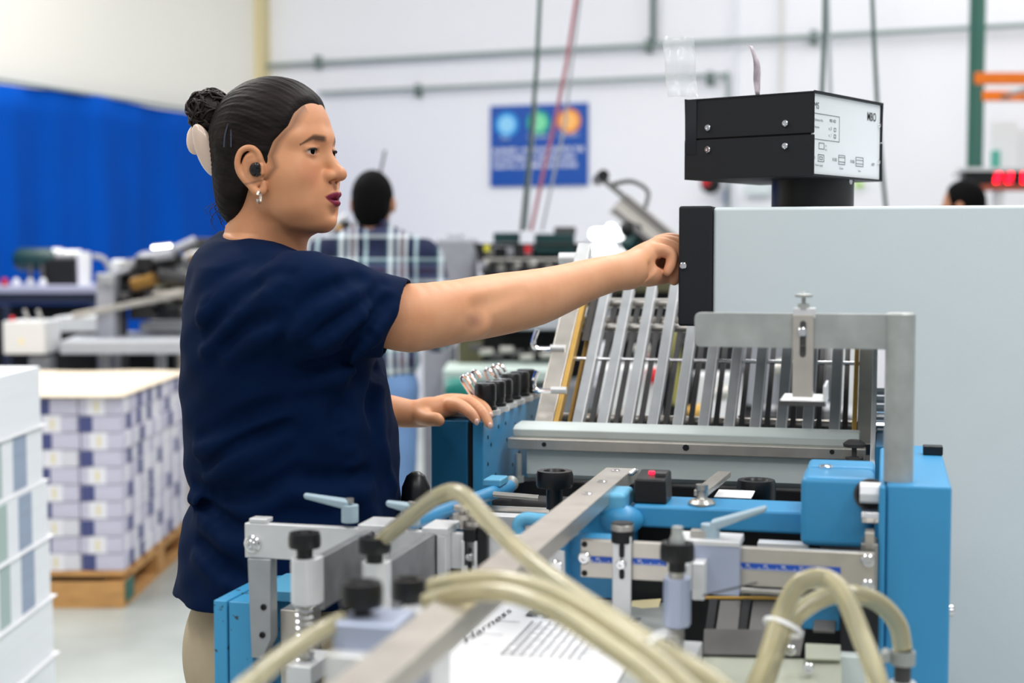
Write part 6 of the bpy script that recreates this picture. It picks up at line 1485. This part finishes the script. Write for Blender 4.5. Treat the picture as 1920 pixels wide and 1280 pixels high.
# press section seen through the slats
t = thing('press_unit', 'dark press unit with pale panels glimpsed between the slats', 'machine', tuple(Vector((P(1380, 700, 5.2).x, 5.3, 0))))
for px0, px1, py0, py1, d, mm in ((1100, 1275, 520, 548, 5.6, 'olive'), (1120, 1640, 600, 640, 5.3, 'dark_grey'), (1250, 1420, 640, 720, 5.2, 'dark'), (1130, 1240, 690, 860, 5.0, 'mach_white'), (1262, 1300, 690, 830, 5.05, 'dark'), (1300, 1390, 700, 860, 5.1, 'white'), (1400, 1470, 640, 760, 5.1, 'mach_grey'), (1480, 1545, 650, 800, 5.0, 'dark'), (1560, 1640, 640, 760, 5.2, 'mach_white'), (1250, 1640, 840, 1000, 5.1, 'dark_grey')):
    rbo('unit_panel', t, M[mm], px0, px1, py0, py1, d, .25)
rbo('unit_base', t, M['dark'], 1080, 1640, 800, 900, 5.25, .6, to_floor=True)
for px, py, mm in ((1215, 706, 'red'), (1290, 775, 'gold'), (1190, 660, 'steel'), (1340, 740, 'steel'), (1450, 690, 'steel'), (1150, 780, 'steel')): p_ = P(px, py, 4.95); obj('unit_fitting', MB().cyl(p_, p_ + Vector((.05, 0, .01)), .025, n=12), M[mm], t)
rbo('olive_post', t, mat('yellow_olive', '8f8b4a', .5), 1262, 1275, 620, 760, 4.9, .05)
# slanted conveyor top
M['conv'] = mat('conveyor_grey', '9c9994', .5)
t = thing('slanted_conveyor', 'grey slanted conveyor rising to the left in front of white wall', 'conveyor', tuple(P(1240, 430, 6.0)))
A_, B_ = P(1130, 330, 6.2), P(1300, 470, 5.8)
d_ = B_ - A_; nn = Vector((-d_.z, 0, d_.x)).normalized()
obj('belt_bed', MB().obox(A_ + d_ * .28 + nn * .01, d_ * .75, nn * -.085, Vector((0, .35, 0))), M['conv'], t, bevel=.004)
obj('side_channel', MB().obox(A_, d_ * 1.05, nn * -.022, Vector((0, -.03, 0))), M['dark_grey'], t, bevel=.003)
obj('side_channel', MB().obox(A_ + d_ * .28 - nn * .07, d_ * .77, nn * -.02, Vector((0, -.03, 0))), M['dark_grey'], t)
obj('end_roller', MB().cyl(A_ - Vector((0, .05, 0)), A_ + Vector((0, .35, 0)), .025, n=14), M['black'], t)
hp = [A_ + d_ * .12, A_ + d_ * .22 + nn * .055, A_ + d_ * .38 + nn * .065, A_ + d_ * .46 + nn * .01]; obj('conveyor_handle', MB().tube(spline([v + Vector((0, -.04, 0)) for v in hp], 4), .009, 8), M['black'], t)
obj('conveyor_stand', MB().box(B_.x - .3, B_.x + .3, B_.y + .12, B_.y + .45, 0, B_.z - .1), M['dark'], t)
for k in range(7): p_ = P(1178 + (k * 13) % 50, 430 + (k * 17) % 40, 6.0); obj('stand_fitting', MB().sphere(p_, .035, 12, 8), M[('dark', 'dgreen', 'black')[k % 3]], t)
# work light
t = thing('work_light', 'glaring white lamp cluster above the hand-side of the press', 'lamp', tuple(P(1135, 450, 6.6)))
LM = mat('lamp_glow', 'ffffff', .5, emit=2.5)
rbo('lamp_tube', t, LM, 1106, 1172, 428, 450, 6.6, .05, bevel=.02); obj('lamp_globe', MB().sphere(P(1146, 428, 6.62), .022), LM, t)
for px, r in ((1140, .036), (1118, .024), (1170, .012)): obj('lamp_globe', MB().sphere(P(px, 468, 6.5), r), LM, t)
rbo('lamp_housing', t, M['alu_dull'], 1100, 1178, 450, 458, 6.62, .08); rbo('lamp_post', t, M['dark_grey'], 1128, 1136, 458, 560, 6.7, .04)
# small clutter at the neck height between the woman and the man
t = thing('feeder_frame', 'pale feeder frame with brass fittings left of the plaid man', 'machine', tuple(Vector((P(610, 470, 7.2).x, 7.2, 0))))
rbo('frame_panel', t, M['lt'], 574, 600, 440, 600, 7.2, .2, to_floor=True); rbo('frame_bar', t, M['alu'], 600, 665, 420, 426, 7.3, .04)
obj('frame_strut', MB().cyl(P(612, 430, 7.2), P(650, 402, 7.2), .012, n=8), M['alu'], t)
for px, py, mm in ((638, 432, 'brass'), (626, 445, 'olive'), (648, 424, 'dark'), (612, 465, 'brass')): obj('frame_fitting', MB().sphere(P(px, py, 7.15), .03, 12, 8), M[mm], t)
rbo('frame_base', t, M['dark_grey'], 600, 700, 450, 600, 7.4, .3, to_floor=True)
tag(obj('antenna_rod', MB().cyl(P(722, 282, 7.0), P(712, 330, 7.0), .006, n=6), M['dark_grey']), 'thin dark rod rising behind the plaid man', 'rod')
